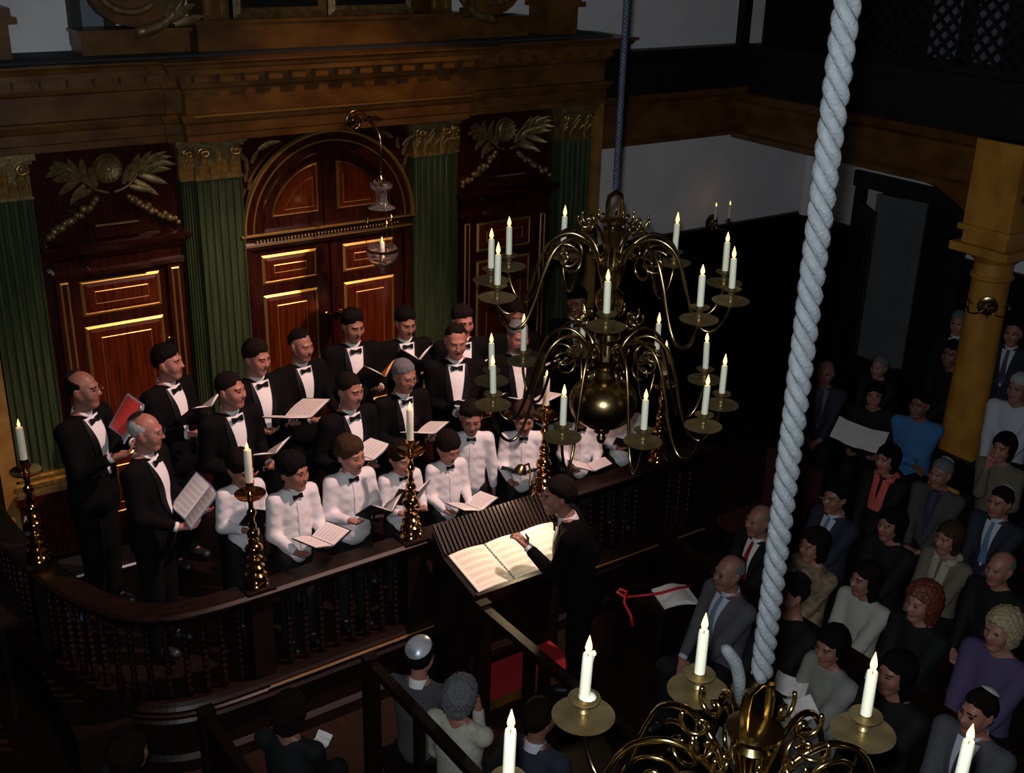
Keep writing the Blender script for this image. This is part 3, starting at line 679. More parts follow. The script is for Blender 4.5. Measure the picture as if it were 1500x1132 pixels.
    if twist > .06:
        MB().tube([(-.028, .022, -.06), (-.036, .024, .0), (-.05, .026, .04), (-.075, .03, .075), (-.082, .032, .08)], [.011, .013, .013, .011, .006], 10).build('rope_tail', rope_m, rp_, 'all')
    return ch
LOW = [-148, -111, -75, -46, -13, 22, 63, 99, 132, 163]
UPP = [-131, -86, -52, -24, 16, 46, 76, 113, 139, 166]
chandelier((3.0, 3.55), 0., 'large two-tier brass chandelier with globe hanging before the choir', LOW, UPP, 'old_brass', 'rope_blue', .0125, .045, 7.5, 'big middle chandelier')
UPN = [57, 93, 132, 10, -22, -58, -95, -131, -167, 168]
chandelier((1.5, 1.25), -.34, 'near brass chandelier cut by the lower right edge of the picture', [75, 111, 147, 39, 3, -33, -69], UPN, 'brass', 'rope_grey', .0205, .100, 7.5, 'near chandelier')
# ------------------------------------------------------------------ hanging glass lamp before the ark doors
lp = at_y(560, 372, 7.85); LX, LY, LZ = [float(v) for v in lp]
lamp = tag(empty('sanctuary_lamp', (LX, LY, LZ)), 'hanging clear glass lamp on thin chains in front of the arched doors', 'lamp')
MB().lathe([(.005, -.155), (.02, -.15), (.012, -.13), (.02, -.115), (.06, -.095), (.105, -.05), (.128, .0), (.125, .035), (.105, .07), (.101, .07), (.121, .034), (.124, 0), (.101, -.047), (.057, -.089), (.001, -.105)], 28).build('glass_bowl', 'lamp_glass', lamp, True)
MB().lathe([(.128, .03), (.135, .034), (.135, .046), (.124, .05), (.128, .03)], 28, cap=False).build('rim', 'brass', lamp, True)
MB().lathe([(.09, .56), (.088, .53), (.05, .51), (.045, .45), (.06, .40), (.105, .375), (.108, .372), (.055, .392), (.040, .45), (.045, .515), (.084, .536), (.09, .56)], 24, cap=False).build('glass_canopy', 'lamp_glass', lamp, True)
MB().lathe([(.001, .41), (.02, .42), (.028, .45), (.016, .47), (.02, .50), (.012, .56), (.03, .60), (.008, .63)], 14).build('canopy_stem', 'brass', lamp, True)
chain0 = None
for k in range(3):
    a = 2*pi*k/3+.35
    MB().tube([(.13*cos(a), .13*sin(a), .04), (.115*cos(a), .115*sin(a), .30), (.085*cos(a), .085*sin(a), .55), (.01*cos(a), .01*sin(a), .62)], .0028, 5).build('chain', 'brass', lamp, 'all')
    MB().lathe([(.004, -.03), (.016, -.018), (.012, -.004), (.02, .006), (.012, .022), (.004, .03)], 10, (.112*cos(a), .112*sin(a), .27)).build('chain_knop', 'brass', lamp, True)
candle((LX, LY, LZ+.016), .020, .085, 'short thick candle burning inside the hanging glass lamp', None)
MB().lathe([(.001, -.103), (.03, -.09), (.035, -.04), (.024, -.01), (.024, .012), (.001, .012)], 14).build('candle_cup', 'glass', lamp, True)
# its scroll bracket on the entablature
br = tag(empty('lamp_bracket', (LX, 8.33, LZ+.95)), 'dark carved scroll bracket on the cornice that carries the glass lamp', 'bracket')
dy = LY-8.33
MB().tube(bez([(0, 0, .0), (0, dy*.3, .10), (0, dy*.7, .06), (0, dy, -.05), (0, dy, -.32)], 24), .012, 8).build('arm', 'old_brass', br, 'all')
MB().tube([((.10-.009*t)*cos(t), dy*.15-.01*t*0, .02+(.10-.009*t)*sin(t)) for t in np.linspace(0, 9, 36)], .014, 7).build('scroll', 'old_brass', br, 'all')
wp = MB().lathe([(.05, 0), (.055, .01), (.03, .03), (.02, .05)], 14).build('wall_plate', 'old_brass', br, True); wp.rotation_euler = (radians(90), 0, 0)
for k in range(5):
    q = share(leaf_src, 'bracket_leaf', br, (.03*(k-2), dy*.5, .05), (.6, radians(35*(k-2)), 0), (.7, .9, .5)); q.material_slots[0].link = 'OBJECT'; q.material_slots[0].material = MATS['old_brass']
# ------------------------------------------------------------------ wall sconces
def sconce(loc, rz, lab, arms, lit):
    s = tag(empty('wall_sconce', loc, rz), lab, 'sconce', None)
    bp_ = MB().lathe([(.001, .05), (.03, .045), (.05, .02), (.085, .012), (.09, 0)], 18, cap=False).build('back_plate', 'old_brass', s, True); bp_.rotation_euler = (radians(90), 0, 0)
    for i, a in enumerate(arms):
        ex, ey = .20*sin(radians(a)), -.20*cos(radians(a))
        MB().tube(bez([(0, -.03, 0), (ex*.4, ey*.4, -.06), (ex*.85, ey*.85, -.05), (ex, ey, .03)], 18), .008, 6).build('arm', 'old_brass', s, 'all')
        MB().lathe([(.008, .03), (.045, .04), (.048, .045), (.012, .042), (.012, .06), (.018, .065), (.018, .08)], 16, (ex, ey, 0)).build('drip_pan', 'old_brass', s, True)
        c_, s_ = cos(rz), sin(rz)
        if lit: candle((loc[0]+ex*c_-ey*s_, loc[1]+ex*s_+ey*c_, loc[2]+.075), .0125, .15, 'thin candle burning on ' + lit + ('' if len(arms) == 1 else (', left arm', ', right arm')[i]), 'candles on '+lit)
    return s
sconce((7.52, YW-.09, 2.05), 0., 'small brass wall sconce beside the right edge of the ark', (-20,), 'the small sconce beside the ark')
sconce((8.92, YW-.09, 2.08), 0., 'two-armed brass wall sconce on the white back wall', (-35, 20), 'the two-armed back wall sconce')
sconce((cx-.17, cy-.12, 2.02), radians(-55), 'brass sconce with bare arms strapped to the amber column', (-60, 0, 60), None)
# ------------------------------------------------------------------ conductor's desk and score
desk = tag(empty('reading_desk', (4.22, 5.86, .13)), 'dark slatted reading desk fixed to the front of the choir rail', 'desk')
MB().box(-.62, .40, -.02, .10, -.13, .90).build('front_board', 'dark_wood', desk)
MB().prism([(.13, 1.13), (.13, 1.08), (-.02, .93), (-.02, .98)], 'x', -.62, .40).build('slope', 'dark_wood', desk)
MB().prism([(-.02, .90), (-.02, .97), (-.42, .87), (-.42, .82)], 'x', -.62, .40).build('shelf', 'dark_wood', desk)
MB().box(-.62, .40, -.45, -.415, .82, .905).build('book_stop', 'rail_wood', desk)
sl0 = None
for i in range(31):
    x = -.60+i*.0325
    if sl0 is None: sl0 = MB().prism([(.135, 1.155), (.135, 1.13), (-.02, .98), (-.02, 1.005)], 'x', -.009, .009).build('slat', 'rail_wood', desk); sl0.location = (x, 0, 0)
    else: share(sl0, 'slat', desk, (x, 0, 0))
for s in (-.59, .37): MB().box(s-.03, s+.03, -.36, -.30, -.13, .83).build('leg', 'dark_wood', desk)
sc = tag(empty('music_score', (4.08, 5.647, 1.058)), 'wide open printed score brightly lit on the desk by the conductor', 'score')
def page(name, x0, x1, bow, parent, m, L=.38, sl=.225):
    n = 6; V = []; F = []; UV = []
    for i in range(n+1):
        t = i/n; x = x0+(x1-x0)*t; zz = bow*sin(pi*t)
        for (yy, v) in ((-L/2, 0.), (L/2, 1.)): V.append((x, yy, .012+yy*sl+zz)); UV.append((t, v))
    k = len(V)
    V += [(a, b, c-.012-0*bow) for (a, b, c) in V]
    for i in range(n): F.append((i*2, i*2+2, i*2+3, i*2+1)); F.append((k+i*2, k+i*2+1, k+i*2+3, k+i*2+2)); F.append((i*2, k+i*2, k+i*2+2, i*2+2)); F.append((i*2+1, i*2+3, k+i*2+3, k+i*2+1))
    F.append((0, 1, k+1, k)); F.append((n*2, k+n*2, k+n*2+1, n*2+1))
    o = mesh_obj(name, V, F, m, parent); uvl = o.data.uv_layers.new(name='UV'); UV = UV+UV
    for li, lp_ in enumerate(o.data.loops): uvl.data[li].uv = UV[lp_.vertex_index]
    return o
for i in range(3): page('page', -.44+i*.295, -.155+i*.295, .012, sc, 'score_page')
for i in range(2):
    x = -.150+i*.295
    for j in range(14):
        y = -.17+j*.026
        MB().tube([(x-.006, y, .012+y*.225), (x, y, .026+y*.225), (x+.006, y, .012+y*.225)], .0022, 4).build('binding_ring', 'folder_black', sc)
MB().box(-.45, .44, -.21, -.192, -.045, -.03).build('cover_edge', 'folder_black', sc)
# the little desk lamp that lights the score
dl = tag(empty('desk_lamp', (4.47, 6.055, 1.234)), 'small brass desk lamp at the right end of the slatted desk', 'lamp')
MB().lathe([(.05, -.06), (.05, -.045), (.012, -.035), (.008, .0)], 16).tube([(0, 0, -.03), (0, 0, .20), (-.04, -.03, .29), (-.12, -.06, .30)], .007, 8).build('stand', 'old_brass', dl, True)
sh_ = MB().lathe([(.012, .03), (.03, .02), (.052, -.03), (.05, -.03), (.027, .015), (.009, .025)], 18, cap=False).build('shade', 'old_brass', dl, True); sh_.location = (-.13, -.065, .29); sh_.rotation_euler = (.0, radians(25), 0)
spot('desk_bulb', (4.315, 5.965, 1.48), (4.02, 5.64, 1.05), 14.0, (1.0, .74, .42), 130, .6, .02)
# ------------------------------------------------------------------ benches
def bench(x, y0, y1, face, lab, cushion=True, back=1.0, group='dark wooden benches', board=True, cut=0., arms=True):
    # x = line of the back; face=-1 looks toward -x
    b = tag(empty('bench', (x, (y0+y1)/2, 0)), lab, 'bench', group); h = (y1-y0)/2; f = face
    X = lambda a, c: (min(a*f, c*f), max(a*f, c*f))
    MB().box(*X(-.03, .03), -h, h, back-.05, back).build('back_rail', 'rail_wood', b)
    if board: MB().box(*X(-.015, .015), -h, h, .45, back-.05).build('back_board', 'dark_wood', b)
    else: MB().box(*X(-.02, .02), h*.42-.035, h*.42+.035, 0, back-.05).build('middle_post', 'dark_wood', b)
    MB().box(*X(.0, .44), -h, h-cut, .30, .335).build('seat', 'dark_wood', b)
    if cushion: MB().box(*X(.03, .43), -h+.03, h-.03, .335, .355).build('cushion', 'red_cushion', b)
    for s in (-1, 1):
        MB().box(*X(-.04, .05), s*h-.035, s*h+.035, 0, back+.02).build('end_post', 'dark_wood', b)
        if not arms: continue
        MB().box(*X(.36, .43), s*h-.03, s*h+.03, 0, .62).build('arm_post', 'dark_wood', b)
        MB().box(*X(.03, .45), s*h-.035, s*h+.035, .60, .64).build('armrest', 'rail_wood', b)
    return b
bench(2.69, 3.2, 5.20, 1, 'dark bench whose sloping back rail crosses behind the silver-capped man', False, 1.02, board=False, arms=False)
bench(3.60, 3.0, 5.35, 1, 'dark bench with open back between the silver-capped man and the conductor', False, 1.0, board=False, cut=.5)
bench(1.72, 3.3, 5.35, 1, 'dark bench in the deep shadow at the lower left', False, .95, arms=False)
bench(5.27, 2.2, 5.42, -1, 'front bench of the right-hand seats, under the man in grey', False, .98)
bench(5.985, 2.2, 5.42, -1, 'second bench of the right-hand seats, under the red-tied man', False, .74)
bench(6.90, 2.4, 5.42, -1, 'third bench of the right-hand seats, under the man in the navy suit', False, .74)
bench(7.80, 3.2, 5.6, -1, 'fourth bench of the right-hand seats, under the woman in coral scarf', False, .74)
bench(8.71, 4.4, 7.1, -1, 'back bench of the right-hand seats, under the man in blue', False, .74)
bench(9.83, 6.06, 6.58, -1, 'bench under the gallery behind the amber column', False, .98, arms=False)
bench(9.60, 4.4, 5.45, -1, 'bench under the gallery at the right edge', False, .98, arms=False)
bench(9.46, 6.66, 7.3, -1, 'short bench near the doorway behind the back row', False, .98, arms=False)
pod = tag(empty('podium', (4.2, 5.73, 0)), 'low podium with a bright red carpet top at the conductor\'s feet', 'podium')
MB().box(-.47, .33, -.25, .09, 0, .085).build('base', 'marbled', pod); MB().box(-.47, .33, -.25, .09, .085, .10).build('carpet', 'red_cushion', pod)
# red-seated chair by the rail
chr_ = tag(empty('armchair', (6.72, 5.76, 0), radians(0)), 'low dark chair with a deep red seat right of the rail', 'chair')
MB().box(-.28, .28, -.28, .28, .42, .50).build('seat', 'dark_red', chr_); MB().box(.24, .30, -.28, .28, .5, 1.0).build('backrest', 'dark_red', chr_)
for sx in (-1, 1):
    for sy in (-1, 1): MB().box(sx*.25-.025, sx*.25+.025, sy*.25-.025, sy*.25+.025, 0, .42).build('leg', 'dark_wood', chr_)
# bottles of water
def bottle(loc, lab):
    b = tag(empty('water_bottle', loc), lab, 'bottle', 'plastic water bottles')
    MB().lathe([(.030, 0), (.033, .01), (.033, .13), (.026, .16), (.013, .18), (.013, .20)], 16).build('body', 'glass', b, True)
    MB().lathe([(.0335, .05), (.0335, .11)], 16, cap=False).build('wrapper', 'bottle_label', b, True)
    MB().lathe([(.016, .195), (.016, .215), (.009, .22), (.009, .24)], 12).build('cap', 'cap_white', b, True)
shelf = tag(MB().box(.92, 1.14, 6.9, 7.7, .88, .92).box(.96, 1.0, 7.0, 7.06, 0, .88).box(.96, 1.0, 7.5, 7.56, 0, .88).build('side_shelf', 'dark_wood'), 'narrow dark shelf outside the left end of the rail', 'shelf')
bp = at_z(44, 800, .92); bottle((float(bp[0]), float(bp[1]), .92), 'blue-labelled water bottle on the side shelf by the left candlestick')
bp = at_z(96, 884, ZF); bottle((float(bp[0]), 7.4, ZF), 'blue-labelled water bottle on the platform floor behind the left rail')
for k, (px, py, lab) in enumerate(((112, 828, 'thin white sheet lying on the floor left of the choir'), (186, 812, 'thin white sheet lying behind the kippah-wearing singers'))):
    p = at_z(px, py, ZF+.3)
    s_ = tag(empty('low_stool', (float(p[0]), float(p[1]), ZF)), 'low black stool, '+('leftmost behind the rail' if k == 0 else 'behind the two capped singers'), 'stool')
    MB().box(-.14, .14, -.14, .14, .27, .30).build('top', 'folder_black', s_); MB().box(-.14, .14, -.146, -.14, .285, .30).build('edge_strip', 'cap_white', s_)
    for sx in (-1, 1):
        for sy in (-1, 1): MB().box(sx*.12-.012, sx*.12+.012, sy*.12-.012, sy*.12+.012, 0, .27).build('leg', 'folder_black', s_)
# ------------------------------------------------------------------ people: one continuous body surface each, from a smooth distance field
def seg_d(P, a, b, r1, r2):
    pa = [P[i]-a[i] for i in range(3)]; ba = b-a; L = float(ba@ba)+1e-12
    h = np.clip((pa[0]*ba[0]+pa[1]*ba[1]+pa[2]*ba[2])/L, 0, 1)
    return np.sqrt((pa[0]-h*ba[0])**2+(pa[1]-h*ba[1])**2+(pa[2]-h*ba[2])**2)-(r1+(r2-r1)*h)
def ell_d(P, c, r):
    q = [(P[i]-c[i])/r[i] for i in range(3)]
    k0 = np.sqrt(q[0]**2+q[1]**2+q[2]**2)+1e-6; k1 = np.sqrt((q[0]/r[0])**2+(q[1]/r[1])**2+(q[2]/r[2])**2)+1e-6
    return k0*(k0-1)/k1
def smin(a, b, k):
    h = np.maximum(k-np.abs(a-b), 0)/k; return np.minimum(a, b)-h*h*k*.25
def axis(lo, hi, fine, f, c):
    out = [lo]; 
    while out[-1] < hi:
        x = out[-1]; s = c
        for (a, b, m_) in fine:
            if a-1e-6 <= x <= b: s = min(s, f*m_)
            elif x < a: s = min(s, max(f*m_, a-x))
        out.append(x+s)
    return np.array(out, dtype=np.float32)
class Field:
    def __init__(s, ax): s.ax = ax; s.D = np.full(tuple(len(a) for a in ax), .3, dtype=np.float32)
    def sub(s, lo, hi):
        sl = []
        for a, l, h in zip(s.ax, lo, hi):
            i0 = max(0, int(np.searchsorted(a, l))-1); i1 = min(len(a), int(np.searchsorted(a, h))+1); sl.append(slice(i0, max(i1, i0+1)))
        P = (s.ax[0][sl[0]][:, None, None], s.ax[1][sl[1]][None, :, None], s.ax[2][sl[2]][None, None, :]); return tuple(sl), P
    def seg(s, a, b, r1, r2, k=.02, m=.05):
        a = np.array(a, float); b = np.array(b, float); R = max(r1, r2)+m
        sl, P = s.sub(np.minimum(a, b)-R, np.maximum(a, b)+R); s.D[sl] = smin(s.D[sl], seg_d(P, a, b, r1, r2), k)
    def ell(s, c, r, k=.02, m=.05):
        c = np.array(c, float); r = np.array(r, float); sl, P = s.sub(c-r-m, c+r+m); s.D[sl] = smin(s.D[sl], ell_d(P, c, r), k)
    def nets(s):
        D = s.D; S = D < 0; n = np.zeros(tuple(d-1 for d in D.shape), np.uint8)
        sh = D.shape
        for i in (0, 1):
            for j in (0, 1):
                for k in (0, 1): n += S[i:sh[0]-1+i, j:sh[1]-1+j, k:sh[2]-1+k]
        I, J, K = np.nonzero((n > 0) & (n < 8)); vid = np.full(n.shape, -1, np.int32); vid[I, J, K] = np.arange(len(I))
        acc = np.zeros((len(I), 3), np.float32); cnt = np.zeros(len(I), np.float32)
        cor = [(i, j, k) for i in (0, 1) for j in (0, 1) for k in (0, 1)]; val = {c: D[I+c[0], J+c[1], K+c[2]] for c in cor}
        for d in range(3):
            for c in cor:
                if c[d]: continue
                e = list(c); e[d] = 1; e = tuple(e); a, b = val[c], val[e]; msk = (a < 0) != (b < 0)
                t = np.where(msk, a/np.where(a == b, 1, a-b), 0); idx = (I, J, K)
                for q in range(3):
                    lo = s.ax[q][idx[q]+c[q]]; v = lo if q != d else lo+t*(s.ax[q][idx[q]+1]-lo)
                    acc[:, q] += np.where(msk, v, 0)
                cnt += msk
        V = acc/np.maximum(cnt, 1)[:, None]; Q = []
        for d in range(3):
            e, f = [(1, 2), (2, 0), (0, 1)][d]
            A = np.take(S, range(0, sh[d]-1), axis=d); B = np.take(S, range(1, sh[d]), axis=d); ii = np.nonzero(A != B); ii = [x.copy() for x in ii]
            ok = (ii[e] > 0) & (ii[f] > 0) & (ii[e] < sh[e]-1) & (ii[f] < sh[f]-1); ii = [x[ok] for x in ii]
            def g(de, df):
                q = [x.copy() for x in ii]; q[e] -= de; q[f] -= df; return vid[tuple(q)]
            quad = np.stack([g(1, 1), g(0, 1), g(0, 0), g(1, 0)], 1); inside = S[tuple(ii)]
            quad[~inside] = quad[~inside][:, ::-1]; Q.append(quad)
        return V, np.concatenate(Q)
def rotm(yaw, pitch, roll=0.):
    return np.array((Matrix.Rotation(yaw, 3, 'Z') @ Matrix.Rotation(pitch, 3, 'X') @ Matrix.Rotation(roll, 3, 'Y')))
# head, in its own frame: faces -y
def head_field(P, mouth, fem, jaw, kid=False):
    w = .93 if fem else 1.
    d = ell_d(P, (0, .014, .030), (.076*w, .096, .090)); d = smin(d, ell_d(P, (0, -.030, -.042), (.057*w*jaw, .062, .074)), .035)
    A = np.array
    d = smin(d, seg_d(P, A([0, -.066, -.100]), A([0, -.060, -.095]), .022*jaw, .022*jaw), .03)
    for s in (-1, 1):
        d = smin(d, seg_d(P, A([s*.055*jaw, .0, -.045]), A([s*.018, -.06, -.100]), .018, .016), .03)
        d = smin(d, ell_d(P, (s*.038, -.060, -.026), (.027, .028, .032)), .035)
    d = smin(d, ell_d(P, (0, (-.074 if kid or fem else -.078), .028), (.048, .016, .013)), .022)
    for s in (-1, 1):
        so = ell_d(P, (s*.031, -.104, .010), (.018, .015, .012)); h = np.maximum(.012-np.abs(d+so), 0)/.012; d = np.maximum(d, -so)+h*h*.012*.25
    for s in (-1, 1): d = smin(d, seg_d(P, A([s*.031, -.076, .009]), A([s*.031, -.0765, .009]), .0135, .0135), .004)
    d = smin(d, seg_d(P, A([0, -.089, .014]), A([0, (-.104 if kid else -.110), -.024]), .007, (.0105 if kid else .012)), .014)
    for s in (-1, 1): d = smin(d, seg_d(P, A([s*.011, -.100, -.026]), A([s*.012, -.098, -.026]), .0085, .008), .008)
    d = smin(d, ell_d(P, (0, -.089, -.053), (.026, .013, .008)), .008); d = smin(d, ell_d(P, (0, -.087, -.068), (.022, .013, .008)), .010)
    if mouth > 0: d = np.maximum(d, -ell_d(P, (0, -.100, -.060), (.016, .020, .0035+.008*mouth)))
    for s in (-1, 1): d = smin(d, ell_d(P, (s*.079*w, .016, -.004), (.010, .020, .032)), .008)
    return d
def hair_mesh(style, seed):
    a = np.arange(-.17, .171, .0085, dtype=np.float32); az = np.arange(-.30, .17, .0085, dtype=np.float32)
    if style in ('short', 'bald', 'recede', 'fringe', 'crop'): az = np.arange(-.12, .17, .0085, dtype=np.float32)
    f = Field((a, a, az)); P = (a[:, None, None], a[None, :, None], az[None, None, :]); X, Y, Z = P
    t = {'short': .012, 'crop': .006, 'bald': .004, 'recede': .008, 'fringe': .013, 'bob': .020, 'long': .018, 'curly': .034, 'puff': .026}[style]
    d = ell_d(P, (0, .015, .032), (.077, .097, .091))
    fy, fz = {'short': (-.080, .078), 'crop': (-.078, .080), 'bald': (-.04, .05), 'recede': (-.052, .100), 'fringe': (-.088, .060), 'bob': (-.09, .060), 'long': (-.085, .064), 'curly': (-.085, .068), 'puff': (-.085, .066)}[style]
    line = fz-.95*(Y-fy); 
    n = .0035*np.sin(X*95+seed)*np.sin(Y*83+seed*2)*np.sin(Z*77+seed*3)+(.010 if style in ('curly', 'puff') else .002)*np.sin(X*140+seed)*np.sin(Y*150+1)*np.sin(Z*130+seed)
    if style in ('short', 'crop', 'recede', 'fringe', 'bald'):
        side = -.014-np.clip((Y-.025)*1.1, 0, .07)+.018*np.clip((-Y-.01)*40, 0, 1); q = np.minimum((Z-line-.007*np.sin(X*70+seed)-.004*np.sin(X*150+seed*2)+(.25*np.abs(X) if style == 'fringe' else -.18*np.clip(np.abs(X)-.03, 0, .05)))*.72, (Z-side))
        if style == 'bald': q = np.minimum(q, .060+.3*np.clip(Y, -.1, .1)-Z); q = np.minimum(q, Y+.015)
        if style == 'recede': q = np.minimum(q, (Z-line+.018-2.2*np.abs(np.abs(X)-.0)*0)*.72)
        th = t*(1+.5*np.clip((Z-.06)/.06, 0, 1)*(1+.6*np.sin(X*75+Y*40+seed)*np.sin(Y*62+seed*2))); e = np.clip(q/.040, 0, 1); d = d-(.0025*(q > 0)+th*e**.85+(-.006)*(q < 0))
    else:
        low, rr = {'bob': (-.085, .082), 'long': (-.19, .080), 'curly': (-.09, .104), 'puff': (-.05, .096)}[style]
        d = d-t; b = seg_d(P, np.array([0, .030, .0]), np.array([0, .042, low]), rr, rr*.9); d = smin(d, b, .03)
        face = ell_d(P, (0, -.115, -.045), (.074, .118, .118)); d = np.maximum(d, -face)
        d = np.maximum(d, np.where(Z > .03, (line-Z)*.72, -1)); d = np.maximum(d, np.where(Z < .045, -.030-Y+.45*np.clip(-.05-Z, 0, .09), -1.))
    f.D = (d+n).astype(np.float32)+np.zeros(f.D.shape, np.float32); 
    f.D[0] = f.D[-1] = .1; f.D[:, 0] = f.D[:, -1] = .1; f.D[:, :, 0] = f.D[:, :, -1] = .1
    return f.nets()
HAIR = {}
def cap_mesh(size=.62, tilt=.62, up=0.):
    V = []; F = []; n = 20; m = 6; c = np.array([0, .016, .036]); R = np.array([.087, .108, .101])+up; M = rotm(0, -tilt)
    for i in range(m+1):
        t = size*i/m
        for k in range(n):
            a = 2*pi*k/n; u = M @ np.array([sin(t)*cos(a), sin(t)*sin(a), cos(t)]); V.append(tuple(c+u*R))
    for i in range(m):
        for k in range(n):
            k2 = (k+1) % n; F.append((i*n+k, (i+1)*n+k, (i+1)*n+k2, i*n+k2))
    return V, F
def ik(S, Wt, l1, l2, pole):
    d = Wt-S; L = np.linalg.norm(d); L2 = min(L, (l1+l2)*.995); u = d/L; W2 = S+u*L2
    a = (l1*l1-l2*l2+L2*L2)/(2*L2); h = sqrt(max(l1*l1-a*a, 0)); p = pole-u*(pole@u); p /= np.linalg.norm(p)+1e-9
    return S+u*a+p*h, W2
def U(v): v = np.array(v, float); return v/np.linalg.norm(v)
n_people = 0
def person(label, head_px, zc, rz, pose='stand', h=1.75, kid=False, hyaw=0., hpitch=0., hroll=0., outfit='tux', col=None, tie=None, shirt='shirt_front', hair='short', hcol='hair_black', cap=None,
           glasses=False, skin='medium', hands='folder', group=None, scarf=None, lean=0., mouth=.5, fem=False, fine=.0064, beard=None, hand_t=None, hand_w=None, legs=None, zfloor=None, bulk=1.):
    """head_px: head centre in the photograph; zc: height of the head centre above z=0."""
    global n_people; n_people += 1
    hc = at_z(head_px[0], head_px[1], zc); s = h/1.75; rz = radians(rz); hs = (1.13 if kid else 1.)*(1./s)**.45
    dzs = -.38 if pose == 'sit' else 0.
    hip = np.array([0, .0, .90+dzs]); le = radians(lean)
    def T(p):
        p = np.array(p, float)+np.array([0, 0, dzs]); q = p-hip; return hip+np.array([q[0], q[1]*cos(le)-q[2]*sin(le), q[1]*sin(le)+q[2]*cos(le)])
    Hc = T((0, -.022, 1.635)); HR = rotm(radians(hyaw), radians(hpitch), radians(hroll))
    cr, sr = cos(rz), sin(rz)
    off = np.array([Hc[0]*cr-Hc[1]*sr, Hc[0]*sr+Hc[1]*cr])*s
    root = empty('person', (hc[0]-off[0], hc[1]-off[1], hc[2]-Hc[2]*s), rz); root.scale = (s, s, s)
    if zfloor is not None: pass
    tag(root, label, 'person', group)
    bw = (.90 if kid else 1.)*bulk*(.92 if fem else 1.); sw = .185*(.9 if kid or fem else 1.)
    # --- arm targets (person frame, upper-body coordinates)
    tg = {'folder': ((-.13, -.26, 1.17), (.13, -.26, 1.17)), 'low': ((-.14, -.25, 1.05), (.14, -.25, 1.05)), 'high': ((-.12, -.27, 1.25), (.12, -.27, 1.25)),
          'lap': ((-.07, -.30, .99), (.06, -.30, .98)), 'cross': ((.08, -.21, 1.10), (-.08, -.22, 1.12)), 'down': ((-.24, -.02, .80), (.24, -.02, .80)), 'conduct': ((-.30, -.34, 1.22), (.16, -.44, 1.16)),
          'chin': ((-.05, -.16, 1.46), (.08, -.24, 1.05))}[hands]
    if hand_t: tg = hand_t
    arms = []
    for sd, t in zip((-1, 1), tg):
        Sh = T((sd*sw, .012, 1.405)); W = T(t)
        if hand_w and hand_w[0 if sd < 0 else 1] is not None:
            g_ = (np.array(hand_w[0 if sd < 0 else 1])-np.array(root.location))/s; W = np.array([g_[0]*cr+g_[1]*sr, -g_[0]*sr+g_[1]*cr, g_[2]])
        El, W = ik(Sh, W, .285, .25, U((sd*.28, .30, -1.))); arms.append((sd, Sh, El, W))
    hd = []
    for (sd, Sh, El, W) in arms:
        fdir = U(W-El)
        if hands in ('folder', 'high', 'low'): fdir = U(.45*fdir+np.array([-sd*.35, -.75, .1]))
        elif hands == 'lap': fdir = U(.3*fdir+np.array([-sd*.8, -.5, -.2]))
        elif hands == 'chin' and sd < 0: fdir = U(np.array([.2, .1, 1.]))
        side = U(np.cross(fdir, np.array([0, 0, 1.]) if abs(fdir[2]) < .9 else np.array([0, 1., 0]))); nrm = np.cross(side, fdir)
        if hands == 'down': side = np.array([0, -1., 0]); nrm = U(np.cross(fdir, side))*sd
        inn = -side if (side[0]*sd > 0) else side      # toward the midline = thumb side
        if hands == 'down': inn = side
        hd.append((W, fdir, side, nrm, inn))
    # --- body grid
    zh0, zh1 = Hc[2]-.15*hs, Hc[2]+.15*hs
    hx = [(-.02+W[0]-.07, W[0]+.09) for (W, *_r) in hd]
    def iv(k): return sorted([(Hc[k]-.125*hs, Hc[k]+.125*hs, 1.)]+[(min(W[k], (W+f*.17)[k])-.03, max(W[k], (W+f*.17)[k])+.03, 1.4) for (W, f, *_r) in hd])
    if pose == 'stand': zlo = -.02; ylo = -.60; yhi = .24
    else: zlo = -.02; ylo = min(-.66, Hc[1]-.2); yhi = .26
    f_ = min(fine/s, .0105)
    ax = (axis(-.44, .44, iv(0), f_, .030), axis(ylo, yhi, iv(1), f_, .030), axis(zlo, Hc[2]+.16*hs, iv(2), f_, .032))
    B = Field(ax)
    B.ell(T((0, .012, 1.26)), (.150*bw, .100*bw, .20), .03); B.ell(T((0, .0, 1.05)), (.135*bw, .095*bw, .16), .05); B.ell(T((0, .005, .93)), (.145*bw, .10*bw, .12), .05)
    for sd in (-1, 1): B.seg(T((sd*.03, .015, 1.45)), T((sd*(sw-.025), .012, 1.405)), .045, .046, .03)
    B.seg(T((0, .018, 1.43)), Hc+HR@np.array([0, .012, -.07])*hs, .056*(.9 if kid or fem else 1), .052*(.9 if kid or fem else 1), .03)
    for (sd, Sh, El, W) in arms: B.seg(Sh, El, .046, .036, .02); B.seg(El, W, .036, .0255, .015)
    # legs
    L = []
    for sd in (-1, 1):
        if pose == 'stand': Hp, Kn, An, To = (sd*.085, .005, .90), (sd*.092, -.01, .49), (sd*.095, .025, .09), (sd*.105, -.13, .035)
        else: Hp, Kn, An, To = (sd*.09, -.0, .52), (sd*.11, -.40, .535), (sd*.11, -.36, .09), (sd*.115, -.50, .035)
        L.append([np.array(v, float) for v in (Hp, Kn, An, To)])
        B.seg(Hp, Kn, .080, .055, .03); B.seg(Kn, An, .052, .033, .02); B.seg(An, To, .030, .020, .02)
